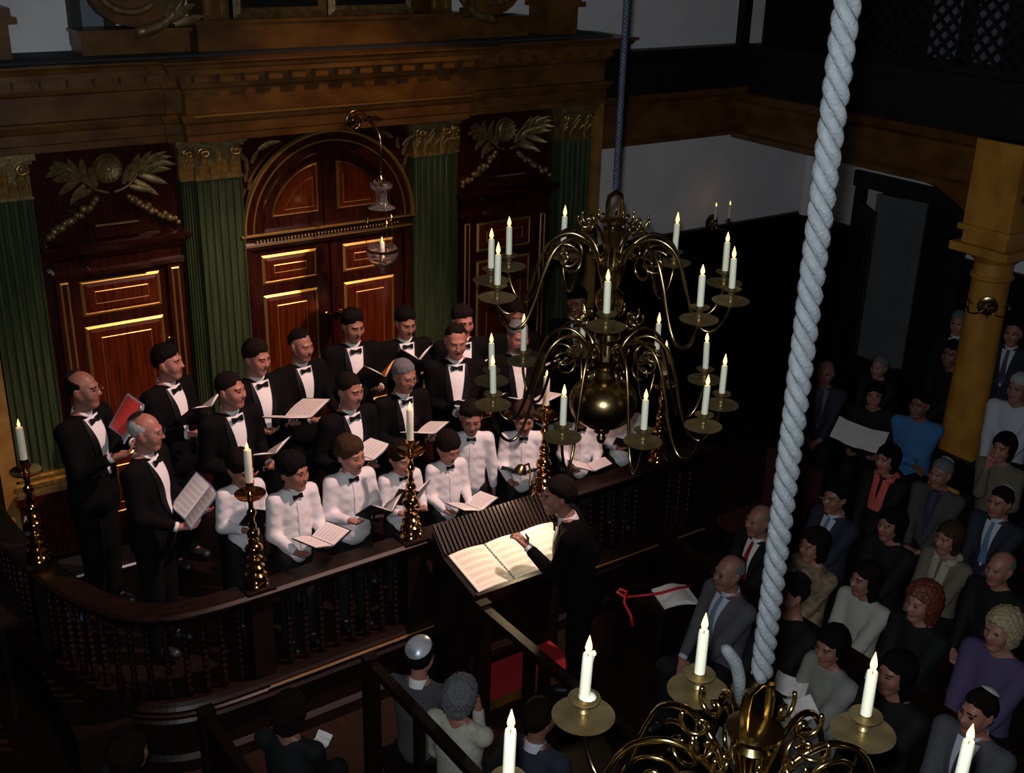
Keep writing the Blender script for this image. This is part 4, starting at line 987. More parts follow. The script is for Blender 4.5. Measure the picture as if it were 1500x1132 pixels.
    # hands: palm, four unequal fingers with a bend, thumb from the side of the palm
    for (W, f, sdv, nr, inn) in hd:
        for q in (-.5, .5): B.seg(W+f*.012+sdv*q*.016, W+f*.085+sdv*q*.042, .019, .0135, .012, .04)
        cur = -nr if nr[2] > 0 else nr
        if hands in ('folder', 'high', 'low'): cur = -cur
        for i in range(4):
            q = (i-1.5)*.0195; ln = (.85, 1., .95, .72)[i if (inn@sdv) < 0 else 3-i]
            p0 = W+f*.088+sdv*q; p1 = p0+U(f+cur*.35)*.040*ln; p2 = p1+U(f*.55+cur*.85)*.034*ln
            B.seg(p0, p1, .0088, .0080, .004, .03); B.seg(p1, p2, .0080, .0068, .004, .03)
        p0 = W+f*.028+inn*.022; p1 = p0+U(f*.55+inn*.8)*.042; p2 = p1+U(f*.95+inn*.15-cur*.2)*.034
        B.seg(p0, p1, .0125, .0100, .008, .03); B.seg(p1, p2, .0100, .0078, .005, .03)
    # head block
    sl, P = B.sub(Hc-.17*hs, Hc+.17*hs); rel = [(P[i]-Hc[i])/hs for i in range(3)]; RT_ = HR.T
    loc = [RT_[i, 0]*rel[0]+RT_[i, 1]*rel[1]+RT_[i, 2]*rel[2] for i in range(3)]
    B.D[sl] = smin(B.D[sl], (head_field(loc, mouth, fem, .94 if (kid or fem) else 1., kid)*hs).astype(np.float32), .02)
    V, Q = B.nets()
    ctr = V[Q].mean(axis=1); hl = ((ctr-Hc)@HR)/hs
    fm = np.zeros(len(Q), np.int32); front = hl[:, 1] < -.05
    aX = np.abs(hl[:, 0]); zz = hl[:, 2]
    fm[front & (hl[:, 1] < -.074) & (np.hypot(aX, (zz+.060)*1.6) < .030) & (np.abs(zz+.060) < .013)] = 1
    if mouth > .2: fm[front & (aX < .014) & (np.abs(zz+.060) < .0045+.006*mouth)] = 2
    fm[front & (np.abs(aX-.031) < .0125) & (np.abs(zz-.008) < .0058)] = 3
    fm[front & (aX > .012) & (aX < .052) & (np.abs(zz-.0285+.12*np.maximum(aX-.035, 0)) < (.0034 if (kid or fem) else .0045)) & (hl[:, 1] < -.055)] = 4
    if beard: fm[front & (aX < .030) & (np.abs(zz+.042) < .0065) & (hl[:, 1] < -.08)] = 4
    mesh_obj('body', V, Q, ['skin_'+skin, 'lip', 'mouth', 'eye', hcol if hcol != 'hair_white' else 'hair_grey'], root, True, fm)
    # --- hair, cap, glasses
    def headput(o): 
        o.location = tuple(Hc); o.rotation_euler = Matrix(HR.tolist()).to_euler(); o.scale = (hs, hs, hs); return o
    if hair:
        k = (hair, hcol, n_people % 3)
        if k not in HAIR:
            hv, hq = hair_mesh(hair, (n_people % 3)*1.7); o = mesh_obj('hair', hv, hq, hcol, root, True); HAIR[k] = o.data
        else: o = bpy.data.objects.new('hair', HAIR[k]); link(o, root)
        headput(o)
    if cap:
        cv, cf = cap_mesh(*((.95, .45, .014) if cap == 'kippah_silver' else (.62, .62, 0. if hair == 'bald' else .009))); headput(mesh_obj('kippah', cv, cf, cap, root, True))
        if cap == 'kippah_silver':
            pass
    if glasses:
        g = MB()
        for sd in (-1, 1):
            g.tube([(sd*.032+.021*cos(t), -.108, .006+.016*sin(t)) for t in np.linspace(0, 2*pi, 14)], .0016, 4)
            g.tube([(sd*.054, -.106, .010), (sd*.076, -.05, .012), (sd*.082, .015, .010)], .0016, 4)
        g.tube([(-.011, -.109, .010), (.011, -.109, .010)], .0016, 4); headput(g.build('glasses', 'frame_metal', root))
    # --- upper garment
    gm = {'tux': 'tux', 'shirt': 'white_shirt'}.get(outfit, col or 'black_cloth')
    prims = [('e', T((0, .010, 1.25)), (.172*bw, .125*bw, .215)), ('e', T((0, -.005, 1.05)), (.160*bw, .125*bw, .175)), ('e', T((0, .0, .92)), (.165*bw, .125*bw, .125))]
    for sd in (-1, 1): prims.append(('s', T((sd*.045, .012, 1.435)), T((sd*(sw-.01), .010, 1.395)), .052, .062))
    if outfit in ('tux', 'suit') and pose == 'stand': prims.append(('e', T((0, .0, .86)), (.17*bw, .125*bw, .13)))
    gstep = .0165 if fine < .007 else .020
    G = Field((np.arange(-.46, .46, gstep, dtype=np.float32), np.arange(ylo, yhi, gstep, dtype=np.float32), np.arange(.36 if pose == 'sit' else .66, Hc[2]-.05, gstep, dtype=np.float32)))
    for p in prims:
        if p[0] == 'e': G.ell(p[1], p[2], .05)
        else: G.seg(p[1], p[2], p[3], p[4], .05)
    slv = 1.12 if outfit == 'shirt' else 1.
    if outfit == 'dress':
        for sd in (-1, 1): G.seg((sd*.09, -.02, .54), (sd*.11, -.40, .54), .115, .10, .05); G.seg((sd*.11, -.41, .53), (sd*.12, -.44, .36), .10, .12, .05)
    for (sd, Sh, El, W) in arms:
        We = El+(W-El)*.86
        G.seg(Sh, El, .064, .054*slv, .03); G.seg(El, We, .053*slv, .040, .02)
    gv, gq = G.nets()
    nm = {'tux': 'jacket', 'suit': 'jacket', 'shirt': 'shirt', 'sweater': 'sweater', 'coat': 'coat', 'dress': 'dress'}[outfit]
    if outfit == 'shirt':   # soft folds in the cloth
        w = .0022*np.sin(gv[:, 2]*62+gv[:, 0]*25+n_people)*np.sin(gv[:, 0]*33+n_people*2)+.0012*np.sin(gv[:, 2]*70+gv[:, 1]*60)
        gv = gv+np.stack([np.sign(gv[:, 0])*w*.5, -w, w*0], 1)
    mesh_obj(nm, gv, gq, gm, root, True)
    def fsdf(x, y, z):
        d = np.full(x.shape, 1.)
        for p in prims:
            d = smin(d, ell_d((x, y, z), p[1], p[2]) if p[0] == 'e' else seg_d((x, y, z), p[1], p[2], p[3], p[4]), .05)
        return d
    def drape(name, edges, m, outw, nu=7):
        # a cloth strip lying on the chest: edges = [(z, x_left, x_right)], standing coordinates
        X = []; Z = []
        for (z, xa, xb) in edges:
            for i in range(nu): X.append(xa+(xb-xa)*i/(nu-1)); Z.append(z)
        X = np.array(X); Z = np.array(Z); pz = np.array([T((x, -.12, z)) for x, z in zip(X, Z)]); y = np.full(X.shape, pz[:, 1].min()-.25); xx = pz[:, 0]; zz_ = pz[:, 2]
        for _ in range(22): y = y+fsdf(xx, y, zz_)*.9
        y = y-outw; Vv = np.stack([xx, y, zz_], 1); n = len(edges); Ff = [(r*nu+i, r*nu+i+1, (r+1)*nu+i+1, (r+1)*nu+i) for r in range(n-1) for i in range(nu-1)]
        return mesh_obj(name, Vv, Ff, m, root, True)
    if outfit in ('tux', 'suit'):
        zs = np.linspace(1.455, 1.06, 11); ed = [(z, -(.012+.058*((z-1.06)/.395)**.9), (.012+.058*((z-1.06)/.395)**.9)) for z in zs]
        drape('shirt_front', ed, shirt, .004)
        for sd in (-1, 1):
            ll = []
            for z in zs:
                t = (z-1.06)/.395; a = .012+.058*t**.9; w = .046*sin(pi*min(1, .12+.80*t))
                ll.append((z, *sorted((sd*(a-.003), sd*(a+w)))))
            drape('lapel', ll, 'satin' if outfit == 'tux' else gm, .009, 4)
    if outfit == 'shirt': drape('placket', [(z, -.017, .017) for z in np.linspace(1.44, .98, 12)], 'white_shirt', .006, 4)
    if outfit in ('tux', 'suit', 'shirt'):
        cb = T((0, .016, 1.452)); ct = cb+(Hc-cb)*.24
        V_ = []; n = 22
        for (c_, r_) in ((cb+np.array([0, 0, -.012]), .073), (cb+(ct-cb)*.5, .066), (ct, .0625), (ct, .059)):
            for k in range(n):
                a = 2*pi*k/n; dip = .012*max(0, -sin(a))**2-.014*max(0, sin(a)); V_.append((c_[0]+r_*cos(a)*(.9 if kid or fem else 1), c_[1]+r_*sin(a)*.96*(.9 if kid or fem else 1), c_[2]-dip))
        F_ = [(i*n+k, i*n+(k+1) % n, (i+1)*n+(k+1) % n, (i+1)*n+k) for i in range(3) for k in range(n)]
        mesh_obj('collar', V_, F_, shirt if outfit != 'shirt' else 'white_shirt', root, True)
        cf = T((0, -.075, 1.437))
        if outfit in ('tux', 'shirt'):
            bt = MB()
            for sd in (-1, 1):
                bt.v += []
                n0 = len(bt.v)
                for (x, hh, dd) in ((.004, .009, .007), (.022, .016, .008), (.046, .021, .006)):
                    for (yy, z_) in ((-dd, hh), (dd, hh), (dd, -hh), (-dd, -hh)): bt.v.append((sd*x, yy, z_))
                for i in range(2):
                    for k in range(4): bt.f.append((n0+i*4+k, n0+i*4+(k+1) % 4, n0+(i+1)*4+(k+1) % 4, n0+(i+1)*4+k))
                bt.f.append(tuple(n0+8+k for k in range(4)))
            bt.lathe([(.001, -.012), (.009, -.010), (.011, 0), (.009, .010), (.001, .012)], 8)
            o = bt.build('bow_tie', 'satin', root); o.location = tuple(cf+np.array([0, -.006, -.004])); o.rotation_euler = (le-.25, 0, radians(hyaw)*.25)
        elif tie:
            ed = [(1.455-.36*t, -(.016+.020*t), .016+.020*t) for t in np.linspace(0, 1, 8)]; drape('tie', ed, tie, .010, 5)
    if scarf:
        sv = []; n = 20
        path = [(.085*cos(a), .01+.085*sin(a), 1.455+.012*sin(a)) for a in np.linspace(radians(-60), radians(240), n)]
        MB().tube([tuple(T(p)) for p in path], [.030+.006*sin(i*1.3) for i in range(n)], 10).build('scarf', scarf, root, 'all')
        for sd in (-1, 1):
            ed = [(1.45-.30*t, sd*.05-.035+.01*sin(5*t)-sd*.02*t, sd*.05+.035-sd*.02*t) for t in np.linspace(0, 1, 7)]; drape('scarf_end', ed, scarf, .018, 5)
    if outfit in ('tux', 'suit'):
        for (sd, Sh, El, W) in arms:
            d_ = U(W-El); MB().tube([tuple(El+(W-El)*.80), tuple(W+d_*.006)], [.033, .033], 12).build('cuff', shirt, root, True)
    # --- trousers or skirt, shoes
    if outfit != 'dress':
        lg = legs or ('tux' if outfit == 'tux' else 'black_cloth')
        st_ = .032; Tq = Field((np.arange(-.30, .30, st_, dtype=np.float32), np.arange(-.60 if pose == 'sit' else -.22, .24, st_, dtype=np.float32), np.arange(.03, hip[2]+.16, st_, dtype=np.float32)))
        Tq.ell(hip+np.array([0, .005, .02]), (.158*bw, .118*bw, .12), .05)
        for (Hp, Kn, An, To) in L: Tq.seg(Hp, Kn, .095, .072, .03); Tq.seg(Kn, An+np.array([0, -.012, -.02]), .070, .068, .03)
        tv, tq = Tq.nets(); mesh_obj('trousers', tv, tq, lg, root, True)
    for (Hp, Kn, An, To) in L:
        Sf = Field((np.arange(-.09, .09, .022, dtype=np.float32)+np.float32(An[0]), np.arange(To[1]-.08, An[1]+.12, .022, dtype=np.float32), np.arange(-.03, .16, .022, dtype=np.float32)))
        Sf.seg((An[0], An[1]+.01, .05), (To[0], To[1], .035), .046, .040, .02); vv, qq = Sf.nets(); vv[:, 2] = np.maximum(vv[:, 2], .0); mesh_obj('shoe', vv, qq, 'folder_black', root, True)
    root['hands'] = 0; del root['hands']
    return root, T, s, [x[0] for x in hd]
def folder(pers, label, c=(0, -.36, 1.20), tilt=30., yaw=0., roll=0., w=.225, hgt=.31, openang=18., cover='folder_black', pg='music_page', group='music folders held by the choir', thick=.006, cover2=None, pg2=None):
    """open folder in the singer's hands: spine up the middle, two boards, two pages"""
    root, T, s, W = pers
    M = Matrix.Translation(root.location) @ Matrix.Rotation(root.rotation_euler[2], 4, 'Z') @ Matrix.Scale(s, 4)
    c = T((c[0], c[1]+.035, c[2]+.035)); e = empty('music_folder'); tag(e, label, 'folder', group)
    e.matrix_world = M @ Matrix.Translation(Vector(c)) @ Matrix.Rotation(radians(yaw), 4, 'Z') @ Matrix.Rotation(radians(-tilt), 4, 'X') @ Matrix.Rotation(radians(roll), 4, 'Y')
    # local frame: x across, y away from the singer's chest is -y; page top points to -y
    for sd in (-1, 1):
        a = radians(openang)*sd
        b = MB().box(0 if sd > 0 else -w, w if sd > 0 else 0, -hgt/2, hgt/2, -thick, 0).build('cover_board', cover if (sd > 0 or not cover2) else cover2, e); b.rotation_euler = (0, -a, 0)
        x0, x1 = (.006, w-.012) if sd > 0 else (-w+.012, -.006); V = []; UV = []; F = []; n = 5
        for i in range(n+1):
            t = i/n
            for v in (0., 1.): V.append((x0+(x1-x0)*t, hgt/2-.010-v*(hgt-.02), .003+.010*sin(pi*t))); UV.append((1-t, 1.-v))
        k = len(V); V += [(p[0], p[1], .001) for p in V]
        for i in range(n): F += [(i*2, i*2+2, i*2+3, i*2+1), (i*2, k+i*2, k+i*2+2, i*2+2), (i*2+1, i*2+3, k+i*2+3, k+i*2+1)]
        F += [(0, 1, k+1, k), (n*2, k+n*2, k+n*2+1, n*2+1)]
        p = mesh_obj('page', V, F, pg if (sd > 0 or not pg2) else pg2, e); uvl = p.data.uv_layers.new(name='UV'); UV = UV+UV
        for li, l_ in enumerate(p.data.loops): uvl.data[li].uv = UV[l_.vertex_index]
        p.rotation_euler = (0, -a, 0)
        me = p.data; bm = bmesh.new(); bm.from_mesh(me); bmesh.ops.recalc_face_normals(bm, faces=bm.faces); bm.to_mesh(me); bm.free()
    return e
# ------------------------------------------------------------------ the choir: men in dinner jackets
GM = 'men of the choir'; GB = 'boys of the choir'
def man(lab, px, rz, h=1.75, zf=ZF, **k): return person(lab, px, zf+h/1.75*1.635, rz, 'stand', h, group=GM, **k)
m1 = man('bald man in glasses and black kippah at the far left, holding a red-covered score', (122, 570), 38, 1.82, .50, hair='bald', hcol='hair_black', cap='kippah_black', glasses=True, skin='medium', hyaw=14, hands='high', bulk=1.12)
folder(m1, 'red-covered score held by the far left bald singer', (.06, -.36, 1.40), 55, 52, 0, .16, .25, 22, 'book_blue', 'book_red', thick=.010, pg2='music_page')
m2 = man('older white-haired man in black kippah and glasses reading a wide open score', (214, 632), 44, 1.74, .46, hair='bald', hcol='hair_white', cap='kippah_black', glasses=True, skin='ruddy', hyaw=12, hpitch=6, hands='low', bulk=1.12)
folder(m2, 'wide open printed score held low by the older white-haired singer', (.0, -.37, 1.13), 46, 46, 0, .19, .28, 12, 'book_blue', 'music_page')
m3 = man('dark-haired man singing before the left ark door, looking right', (246, 530), 30, 1.78, .44, hair='short', hcol='hair_black', skin='ruddy', hyaw=18, hands='folder', bulk=1.12)
folder(m3, 'black folder held by the singer before the left ark door', (.0, -.31, 1.24), 40, 4, 0, .20, .28)
m4 = man('brown-haired slim man, third head of the middle row from the left, holding a pale page', (338, 571), 12, 1.76, hair='crop', hcol='hair_brown', skin='ruddy', hyaw=22, hands='low', hand_t=((-.10, -.20, 1.08), (.16, -.20, 1.08)))
folder(m4, 'pale-paged folder held low above the dark-haired boys at left', (.08, -.30, 1.12), 38, 10, 0, .21, .28)
m5 = man('dark-haired man with broad face standing before the green pilaster, looking down', (376, 523), 8, 1.785, hair='short', hcol='hair_brown', skin='ruddy', hyaw=14, hpitch=10, hands='folder', bulk=1.1)
folder(m5, 'big pale open page held out by the broad-faced singer at the pilaster', (.14, -.34, 1.18), 14, 12, 0, .24, .30)
m6 = man('man with swept-back dark hair beside the arched doors, one hand hanging over his folder', (441, 506), 6, 1.68, hair='recede', hcol='hair_black', skin='medium', hyaw=14, hpitch=6, hands='low', bulk=1.08, hand_t=((-.10, -.30, 1.10), (.20, -.30, 1.00)))
m7 = man('young black-haired man before the brass door knobs, holding an orange folder', (517, 476), -8, 1.77, hair='short', hcol='hair_black', skin='medium', hyaw=10, hpitch=14, hands='folder')
folder(m7, 'black folder with a bright orange sheet held by the young singer', (.10, -.36, 1.20), 42, 10, 0, .19, .27, 42, 'folder_black', 'folder_orange', pg2='music_page')
m8 = man('dark-haired man in the middle of the front men, folder held flat', (512, 571), 8, 1.71, hair='crop', hcol='hair_brown', skin='medium', hyaw=12, hpitch=8, hands='low', hand_t=((-.20, -.20, 1.10), (.06, -.20, 1.10)))
folder(m8, 'folder held almost flat by the man behind the central boys', (-.06, -.29, 1.17), 4, 6, 0, .20, .24)
m9 = man('grey-haired man with glasses leaning over his folder behind the mid-rail candle', (592, 550), 0, 1.66, hair='crop', hcol='hair_grey', glasses=True, skin='medium', hyaw=8, hpitch=12, hands='folder', lean=4)
folder(m9, 'open folder held to the right of the grey-haired singer', (.06, -.31, 1.19), 18, 10, 0, .18, .25)
m10 = man('young black-haired man in front of the green pilaster right of the arched doors', (594, 472), -10, 1.69, hair='short', hcol='hair_black', skin='medium', hyaw=6, hpitch=16, hands='high')
folder(m10, 'black folder with one big page raised, held by the singer at the right pilaster', (.0, -.30, 1.30), 38, 0, 0, .18, .27, 40)
m11 = man('balding man in glasses facing forward, black folder at his waist, left of the chandelier', (668, 499), -24, 1.78, hair='recede', hcol='hair_brown', glasses=True, skin='ruddy', hyaw=2, hpitch=12, hands='low', bulk=1.12, hand_t=((-.02, -.22, 1.12), (.24, -.20, 1.12)))
folder(m11, 'black folder held at the waist of the balding front-facing singer', (.14, -.29, 1.15), 26, 14, 0, .21, .27)
m12 = man('dark-haired man half hidden behind the balding front-facing singer', (678, 470), -14, 1.76, hair='short', hcol='hair_brown', skin='ruddy', hyaw=4, hpitch=10, hands='folder', hand_t=((-.10, -.20, 1.18), (.10, -.20, 1.18)))
folder(m12, 'dark folder of the half-hidden singer behind the balding man', (.02, -.27, 1.24), 44, 0, 0, .17, .24)
m13 = man('man in the back row seen behind the upper left chandelier candles', (756, 463), -20, 1.66, hair='short', hcol='hair_brown', skin='tan', hyaw=0, hpitch=10, hands='folder')
folder(m13, 'pale folder of the back row man behind the chandelier', (.10, -.36, 1.18), 28, 6)
m14 = man('grey-haired man in glasses behind the lower left chandelier candles', (759, 492), -18, 1.72, hair='crop', hcol='hair_grey', glasses=True, skin='ruddy', hyaw=4, hpitch=12, hands='low')
folder(m14, 'white-paged folder held behind the lower left chandelier candles', (.06, -.38, 1.13), 18, 4, 0, .21, .29)
m15 = man('man at the right end of the choir, mostly hidden by the chandelier stem', (846, 442), -24, 1.72, hair='short', hcol='hair_black', skin='tan', hyaw=0, hpitch=8, hands='folder')
folder(m15, 'dark folder of the singer hidden by the chandelier stem', (.04, -.36, 1.18), 44, 4)
# boys in white shirts
def boy(lab, px, rz, h=1.40, zf=ZF, **k): return person(lab, px, zf+h/1.75*1.635, rz, 'stand', h, True, outfit='shirt', group=GB, **k)
b1 = boy('boy with dark fringe behind the left rail candlestick, reading an open folder', (352, 685), 6, 1.36, hair='fringe', hcol='hair_brown', skin='medium', hyaw=12, hpitch=22, hands='folder')
folder(b1, 'black folder with white page held by the boy behind the left candlestick', (.08, -.34, 1.19), 50, 8, 0, .21, .30, 30)
b2 = boy('dark-haired boy second from the left, looking up to the right', (429, 690), 6, 1.44, hair='fringe', hcol='hair_black', skin='medium', hyaw=24, hpitch=4, hands='low')
folder(b2, 'pale folder lying almost flat before the second boy from the left', (.06, -.36, 1.08), 4, 10, 0, .20, .28)
b3 = boy('brown-haired sturdy boy, third from the left, holding a black folder upright', (513, 666), -2, 1.44, hair='fringe', hcol='hair_light', skin='fair', hyaw=20, hpitch=6, hands='folder', bulk=1.15)
folder(b3, 'black folder with one upright white page held by the sturdy boy', (.14, -.38, 1.14), 40, 10, 0, .20, .29, 36)
b4 = boy('small boy half hidden behind the mid-rail candlestick, mouth open', (587, 670), -4, 1.27, hair='fringe', hcol='hair_brown', skin='fair', hyaw=10, hpitch=12, hands='folder', mouth=1.)
folder(b4, 'black folder raised by the small boy behind the mid-rail candlestick', (.04, -.27, 1.24), 56, 6, 0, .20, .28, 26)
b5 = boy('brown-haired boy looking down at the folder resting by the rail', (656, 655), -4, 1.25, hair='fringe', hcol='hair_brown', skin='fair', hyaw=14, hpitch=24, hands='low')
folder(b5, 'dark folder held flat in front of the boy who looks down', (.12, -.38, 1.04), 8, 10, 0, .24, .30)
b6 = boy('boy standing straight in white shirt, eyes lowered, arms at his sides', (690, 612), -28, 1.36, hair='short', hcol='hair_brown', skin='medium', hyaw=0, hpitch=16, hands='down')
b7 = boy('fair-haired boy behind the chandelier\'s lower left pan, dark folder open', (767, 612), -30, 1.32, hair='fringe', hcol='hair_light', skin='fair', hyaw=4, hpitch=14, hands='low')
folder(b7, 'dark open folder held by the fair-haired boy', (-.02, -.30, 1.10), 34, 0, 0, .22, .26)
b8 = boy('boy behind the chandelier globe, only his white shirt showing below it', (852, 602), -26, 1.24, hair='short', hcol='hair_brown', skin='medium', hyaw=4, hpitch=12, hands='low')
folder(b8, 'pale folder held flat below the chandelier globe', (.06, -.36, 1.05), 10, 4, 0, .23, .29)
b9 = boy('last boy at the right, seen through the right side of the chandelier', (916, 588), -24, 1.22, hair='short', hcol='hair_brown', skin='fair', hyaw=0, hpitch=12, hands='folder')
folder(b9, 'black folder held by the last boy at the right', (.02, -.34, 1.16), 50, 0, 0, .21, .29)
# conductor
co = person('conductor in a dark suit seen from behind, hand raised over the bright score', (818, 726), 1.66, -128, 'stand', 1.79, lean=12, outfit='tux', hair='short', hcol='hair_brown', skin='medium', hyaw=6, hpitch=2, hands='conduct', mouth=.2,
            hand_w=((4.42, 5.46, 1.26), at_z(774, 802, 1.29)), bulk=1.05)
# ------------------------------------------------------------------ the listeners
FA = .0086
def sitter(lab, px, zc, rz, **k):
    k.setdefault('hands', 'lap'); k.setdefault('mouth', 0.); k.setdefault('fine', FA)
    return person(lab, px, zc, rz, 'sit', zc/1.255*1.75 if zc < 1.35 else 1.75, group='seated listeners', **k)
R1, R2, R3, R4, R5 = 1.25, 1.17, 1.17, 1.14, 1.16
sitter('bald man in black kippah, glasses and grey suit on the front right bench', (1068, 838), 1.21, -95, outfit='suit', col='grey_suit', tie='blue_tie', shirt='pale_shirt', hair='bald', hcol='hair_grey', cap='kippah_black', glasses=True, skin='medium', hyaw=-6, bulk=1.15)
sitter('man in dark coat and black kippah with white emblem, partly behind the grey rope', (1158, 868), 1.29, -100, outfit='coat', col='black_cloth', hair='crop', hcol='hair_brown', cap='kippah_black', skin='ruddy', hyaw=-14)
sitter('long-haired woman in a pale grey dress holding papers in her lap', (1218, 945), 1.21, -100, outfit='dress', col='grey_dress', hair='long', hcol='hair_black', skin='medium', hyaw=8, hpitch=8, fem=True)
sitter('woman in black with long dark hair behind the near chandelier candle', (1312, 985), 1.30, -95, outfit='coat', col='black_cloth', hair='long', hcol='hair_black', skin='medium', hyaw=-5, fem=True)
sitter('man in white kippah and grey suit at the lower right corner', (1432, 1042), R1, -88, outfit='suit', col='grey_suit', tie='dark_tie', shirt='pale_shirt', hair='crop', hcol='hair_brown', cap='kippah_white', skin='ruddy', hyaw=-10)
sitter('bald man with red tie and white shirt left of the grey rope', (1112, 762), R2, -95, outfit='suit', col='black_cloth', tie='red_tie', hair='bald', hcol='hair_grey', skin='medium', hyaw=-6)
sitter('woman in patterned blouse with short brown hair right of the grey rope', (1192, 798), R2, -95, outfit='coat', col='patterned', hair='bob', hcol='hair_brown', skin='ruddy', hyaw=-6, fem=True, glasses=True)
sitter('dark-haired woman in a cream linen jacket', (1268, 848), 1.15, -90, outfit='coat', col='linen', hair='long', hcol='hair_brown', skin='medium', hyaw=-16, fem=True)
sitter('red-haired woman in black with open neckline', (1350, 882), 1.23, -92, outfit='coat', col='black_cloth', hair='curly', hcol='hair_red', skin='fair', hyaw=-4, fem=True)
sitter('blond woman in purple at the right edge', (1468, 922), 1.32, -88, outfit='coat', col='purple_cloth', hair='puff', hcol='hair_blond', skin='fair', hyaw=-8, fem=True)
sitter('man in navy suit with pale blue tie and glasses', (1224, 728), R3, -95, outfit='suit', col='navy_suit', tie='blue_tie', shirt='pale_shirt', hair='short', hcol='hair_black', glasses=True, skin='medium', hyaw=0)
sitter('woman with dark swept-back hair in black, small pin on her chest', (1306, 768), R3, -90, outfit='coat', col='black_cloth', hair='bob', hcol='hair_black', skin='medium', hyaw=-10, fem=True)
sitter('short-haired woman wrapped in a beige shawl', (1390, 788), 1.14, -92, outfit='coat', col='brown_shawl', hair='bob', hcol='hair_light', scarf='beige_scarf', skin='ruddy', hyaw=-8, fem=True)
sitter('balding grey man in black below the white-capped men at right', (1465, 832), 1.17, -92, outfit='coat', col='black_cloth', hair='bald', hcol='hair_grey', skin='ruddy', hyaw=-4)
sitter('woman in a coral pink scarf', (1300, 672), R4, -84, outfit='coat', col='black_cloth', hair='bob', hcol='hair_black', scarf='coral_scarf', skin='ruddy', hyaw=-10, fem=True)
sitter('moustached man in tweed jacket and white kippah at the foot of the column', (1378, 693), R4, -80, outfit='suit', col='tweed', tie='dark_tie', shirt='navy_suit', hair='crop', hcol='hair_grey', cap='kippah_white', skin='medium', hyaw=-10, beard=True, bulk=1.15)
sitter('bearded man in dark suit with blue tie and white kippah at the right edge', (1465, 735), R4, -88, outfit='suit', col='navy_suit', tie='blue_tie', shirt='pale_shirt', hair='crop', hcol='hair_brown', cap='kippah_white', skin='ruddy', hyaw=-6)
sitter('man in a bright blue sweater with folded arms left of the column', (1348, 592), 1.2, -68, outfit='sweater', col='blue_sweater', hair='short', hcol='hair_black', glasses=True, skin='tan', hyaw=-18, hands='cross', bulk=1.12)
blk = sitter('dark-haired person in black holding large white sheets', (1281, 578), 1.12, -62, outfit='sweater', col='black_cloth', hair='bob', hcol='hair_black', skin='medium', hyaw=6, hands='low')
sitter('man in grey-blue sweater and dark coat right behind the grey rope', (1209, 546), 1.16, -58, outfit='suit', col='navy_suit', shirt='grey_sweater', tie='dark_tie', hair='bald', hcol='hair_grey', skin='ruddy', hyaw=0, hands='lap')
sitter('person resting chin on hand in a brown shawl right of the column', (1470, 655), R5+.02, -84, outfit='coat', col='brown_shawl', hair='bob', hcol='hair_brown', skin='ruddy', hyaw=-4, hands='chin', fem=True)
sitter('white-haired person in pale shirt and glasses at the right edge under the gallery', (1492, 568), 1.32, -80, outfit='sweater', col='pale_shirt', hair='short', hcol='hair_white', glasses=True, skin='fair', hyaw=-6)
sitter('shadowy person with pale scarf behind the person with large sheets', (1288, 537), 1.05, -75, outfit='coat', col='black_cloth', hair='short', hcol='hair_grey', skin='fair', hyaw=-6)
def stander(lab, px, zc, rz, **k): return person(lab, px, zc, rz, 'stand', zc/1.635*1.75, group='standing listeners', hands='down', mouth=0., fine=FA, **k)
stander('shadowy standing man left of the column top, farthest from the camera', (1404, 473), 1.45, -70, outfit='suit', col='black_cloth', shirt='pale_shirt', tie='dark_tie', hair='short', hcol='hair_grey', skin='ruddy')
sitter('shadowy bearded seated man half hidden by the left side of the column', (1394, 518), 1.28, -102, hyaw=20, outfit='coat', col='black_cloth', hair='short', hcol='hair_black', skin='tan')
stander('shadowy standing man in the corner right of the column', (1484, 488), 1.50, -74, outfit='suit', col='navy_suit', shirt='pale_shirt', tie='dark_tie', hair='recede', hcol='hair_brown', skin='ruddy')
# near benches, seen from behind
sitter('man in a silver-panelled kippah seen from above, dark jacket', (616, 962), 1.12, 128, outfit='suit', col='tweed', hair='short', hcol='hair_black', cap='kippah_silver', skin='ruddy', hyaw=0, hpitch=6)
sitter('grey-haired person in a cream jacket seen from behind, arm raised to the bench', (676, 1018), 1.10, 118, outfit='coat', col='cream_jacket', hair='puff', hcol='hair_grey', skin='medium', hyaw=-8, hands='chin')
sitter('dark-haired man in navy jacket and white collar behind the nearest candle', (790, 1052), 1.14, 110, outfit='suit', col='navy_suit', shirt='pale_shirt', hair='short', hcol='hair_brown', skin='tan', hyaw=-6)
sitter('shadowy person with brown hair at the lower left, paper in hand', (425, 1042), 1.08, 125, outfit='coat', col='black_cloth', hair='puff', hcol='hair_brown', skin='tan')
sitter('shadowy pale-haired person at the bottom left corner', (190, 1102), 1.06, 110, outfit='coat', col='black_cloth', hair='puff', hcol='hair_brown', skin='tan')
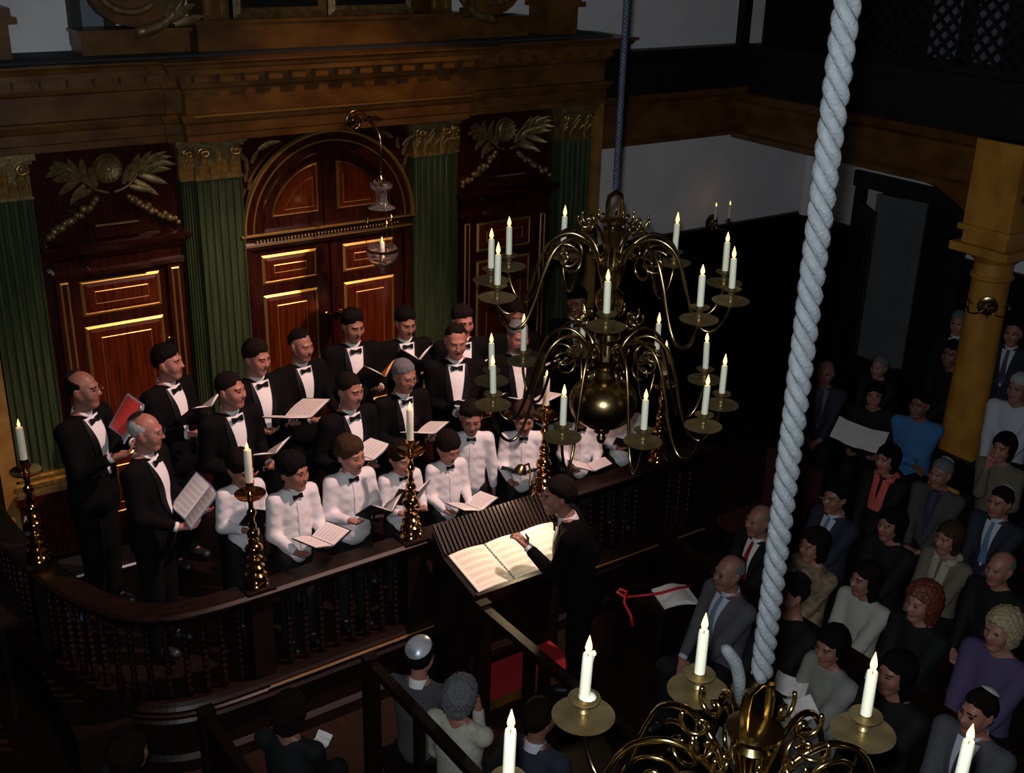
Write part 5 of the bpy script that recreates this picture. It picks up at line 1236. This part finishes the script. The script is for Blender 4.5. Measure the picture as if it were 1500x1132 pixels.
# ------------------------------------------------------------------ papers, ribbon and other small things
def sheet(loc, rz, w, l, lab, tilt=(0, 0), m='paper', fold=True, group='white papers held by listeners'):
    n = 6; V = []; F = []
    for i in range(n+1):
        for j in range(3):
            x = -w/2+w*i/n; y = -l/2+l*j/2; V.append((x, y, (.03*abs(x)/w*2 if fold else 0)+.006*sin(i*2.1+j)))
    k = len(V); V += [(a, b, c-.002) for a, b, c in V]
    for i in range(n):
        for j in range(2):
            a = i*3+j; F += [(a, a+3, a+4, a+1), (k+a, k+a+1, k+a+4, k+a+3)]
    o = mesh_obj('paper_sheet', V, F, m, None, False); o.location = tuple(float(v) for v in loc); o.rotation_euler = (radians(tilt[0]), radians(tilt[1]), radians(rz)); return tag(o, lab, 'paper', group)
def zat(px, py, z): return at_z(px, py, z)
sheet(zat(1258, 640, .86), -62, .46, .30, 'large white sheets spread over the lap of the person in black', (18, 8))
sheet(zat(1158, 1006, .86), -60, .20, .16, 'white leaflet under the right hand of the woman in grey', (10, 0))
sheet(zat(1172, 1040, .84), -20, .18, .15, 'white leaflet hanging from the lap of the woman in grey', (20, 0))
sheet(zat(1283, 1000, 1.04), -60, .13, .10, 'small white leaflet behind the near right candle', (20, 0))
sheet(zat(1060, 1088, .60), 30, .16, .12, 'white leaflet left of the near chandelier shackle', (12, 0))
sheet(zat(470, 1088, .72), 40, .12, .09, 'small white paper in the shadows at the lower left', (10, 0))
# white book with red ribbon on the front right bench end
bx, by, bz = [float(v) for v in at_z(985, 872, .86)]
bx -= .09
tb = tag(empty('ribbon_table', (bx, by, 0)), 'small dark stand that carries the ribboned white program', 'stand')
MB().box(-.14, .16, -.12, .14, .80, .835).build('top', 'dark_wood', tb); MB().lathe([(.10, 0), (.10, .03), (.03, .06), (.03, .80)], 14).build('pedestal', 'dark_wood', tb, True)
pr = tag(empty('ribboned_program', (bx+.01, by+.03, .838), radians(-20)), 'white program tied with a red ribbon in front of the man in grey', 'program')
page('page', -.02, .24, .02, pr, 'paper', .24, .0); page('page', -.0, .22, .035, pr, 'paper', .22, .0)
MB().tube([(-.24, .05, .02), (-.12, .01, .045), (0, -.01, .06), (.12, .02, .06), (.24, .05, .045)], [.010, .010, .011, .011, .010], 5).build('ribbon', 'red_ribbon', pr, 'all')
MB().tube([(-.24, .05, .02), (-.28, .10, .035), (-.25, .14, .03), (-.21, .10, .03), (-.24, .05, .03), (-.27, -.02, .02), (-.25, -.10, -.03), (-.24, -.12, -.10)], .011, 5).build('ribbon_bow', 'red_ribbon', pr, 'all')
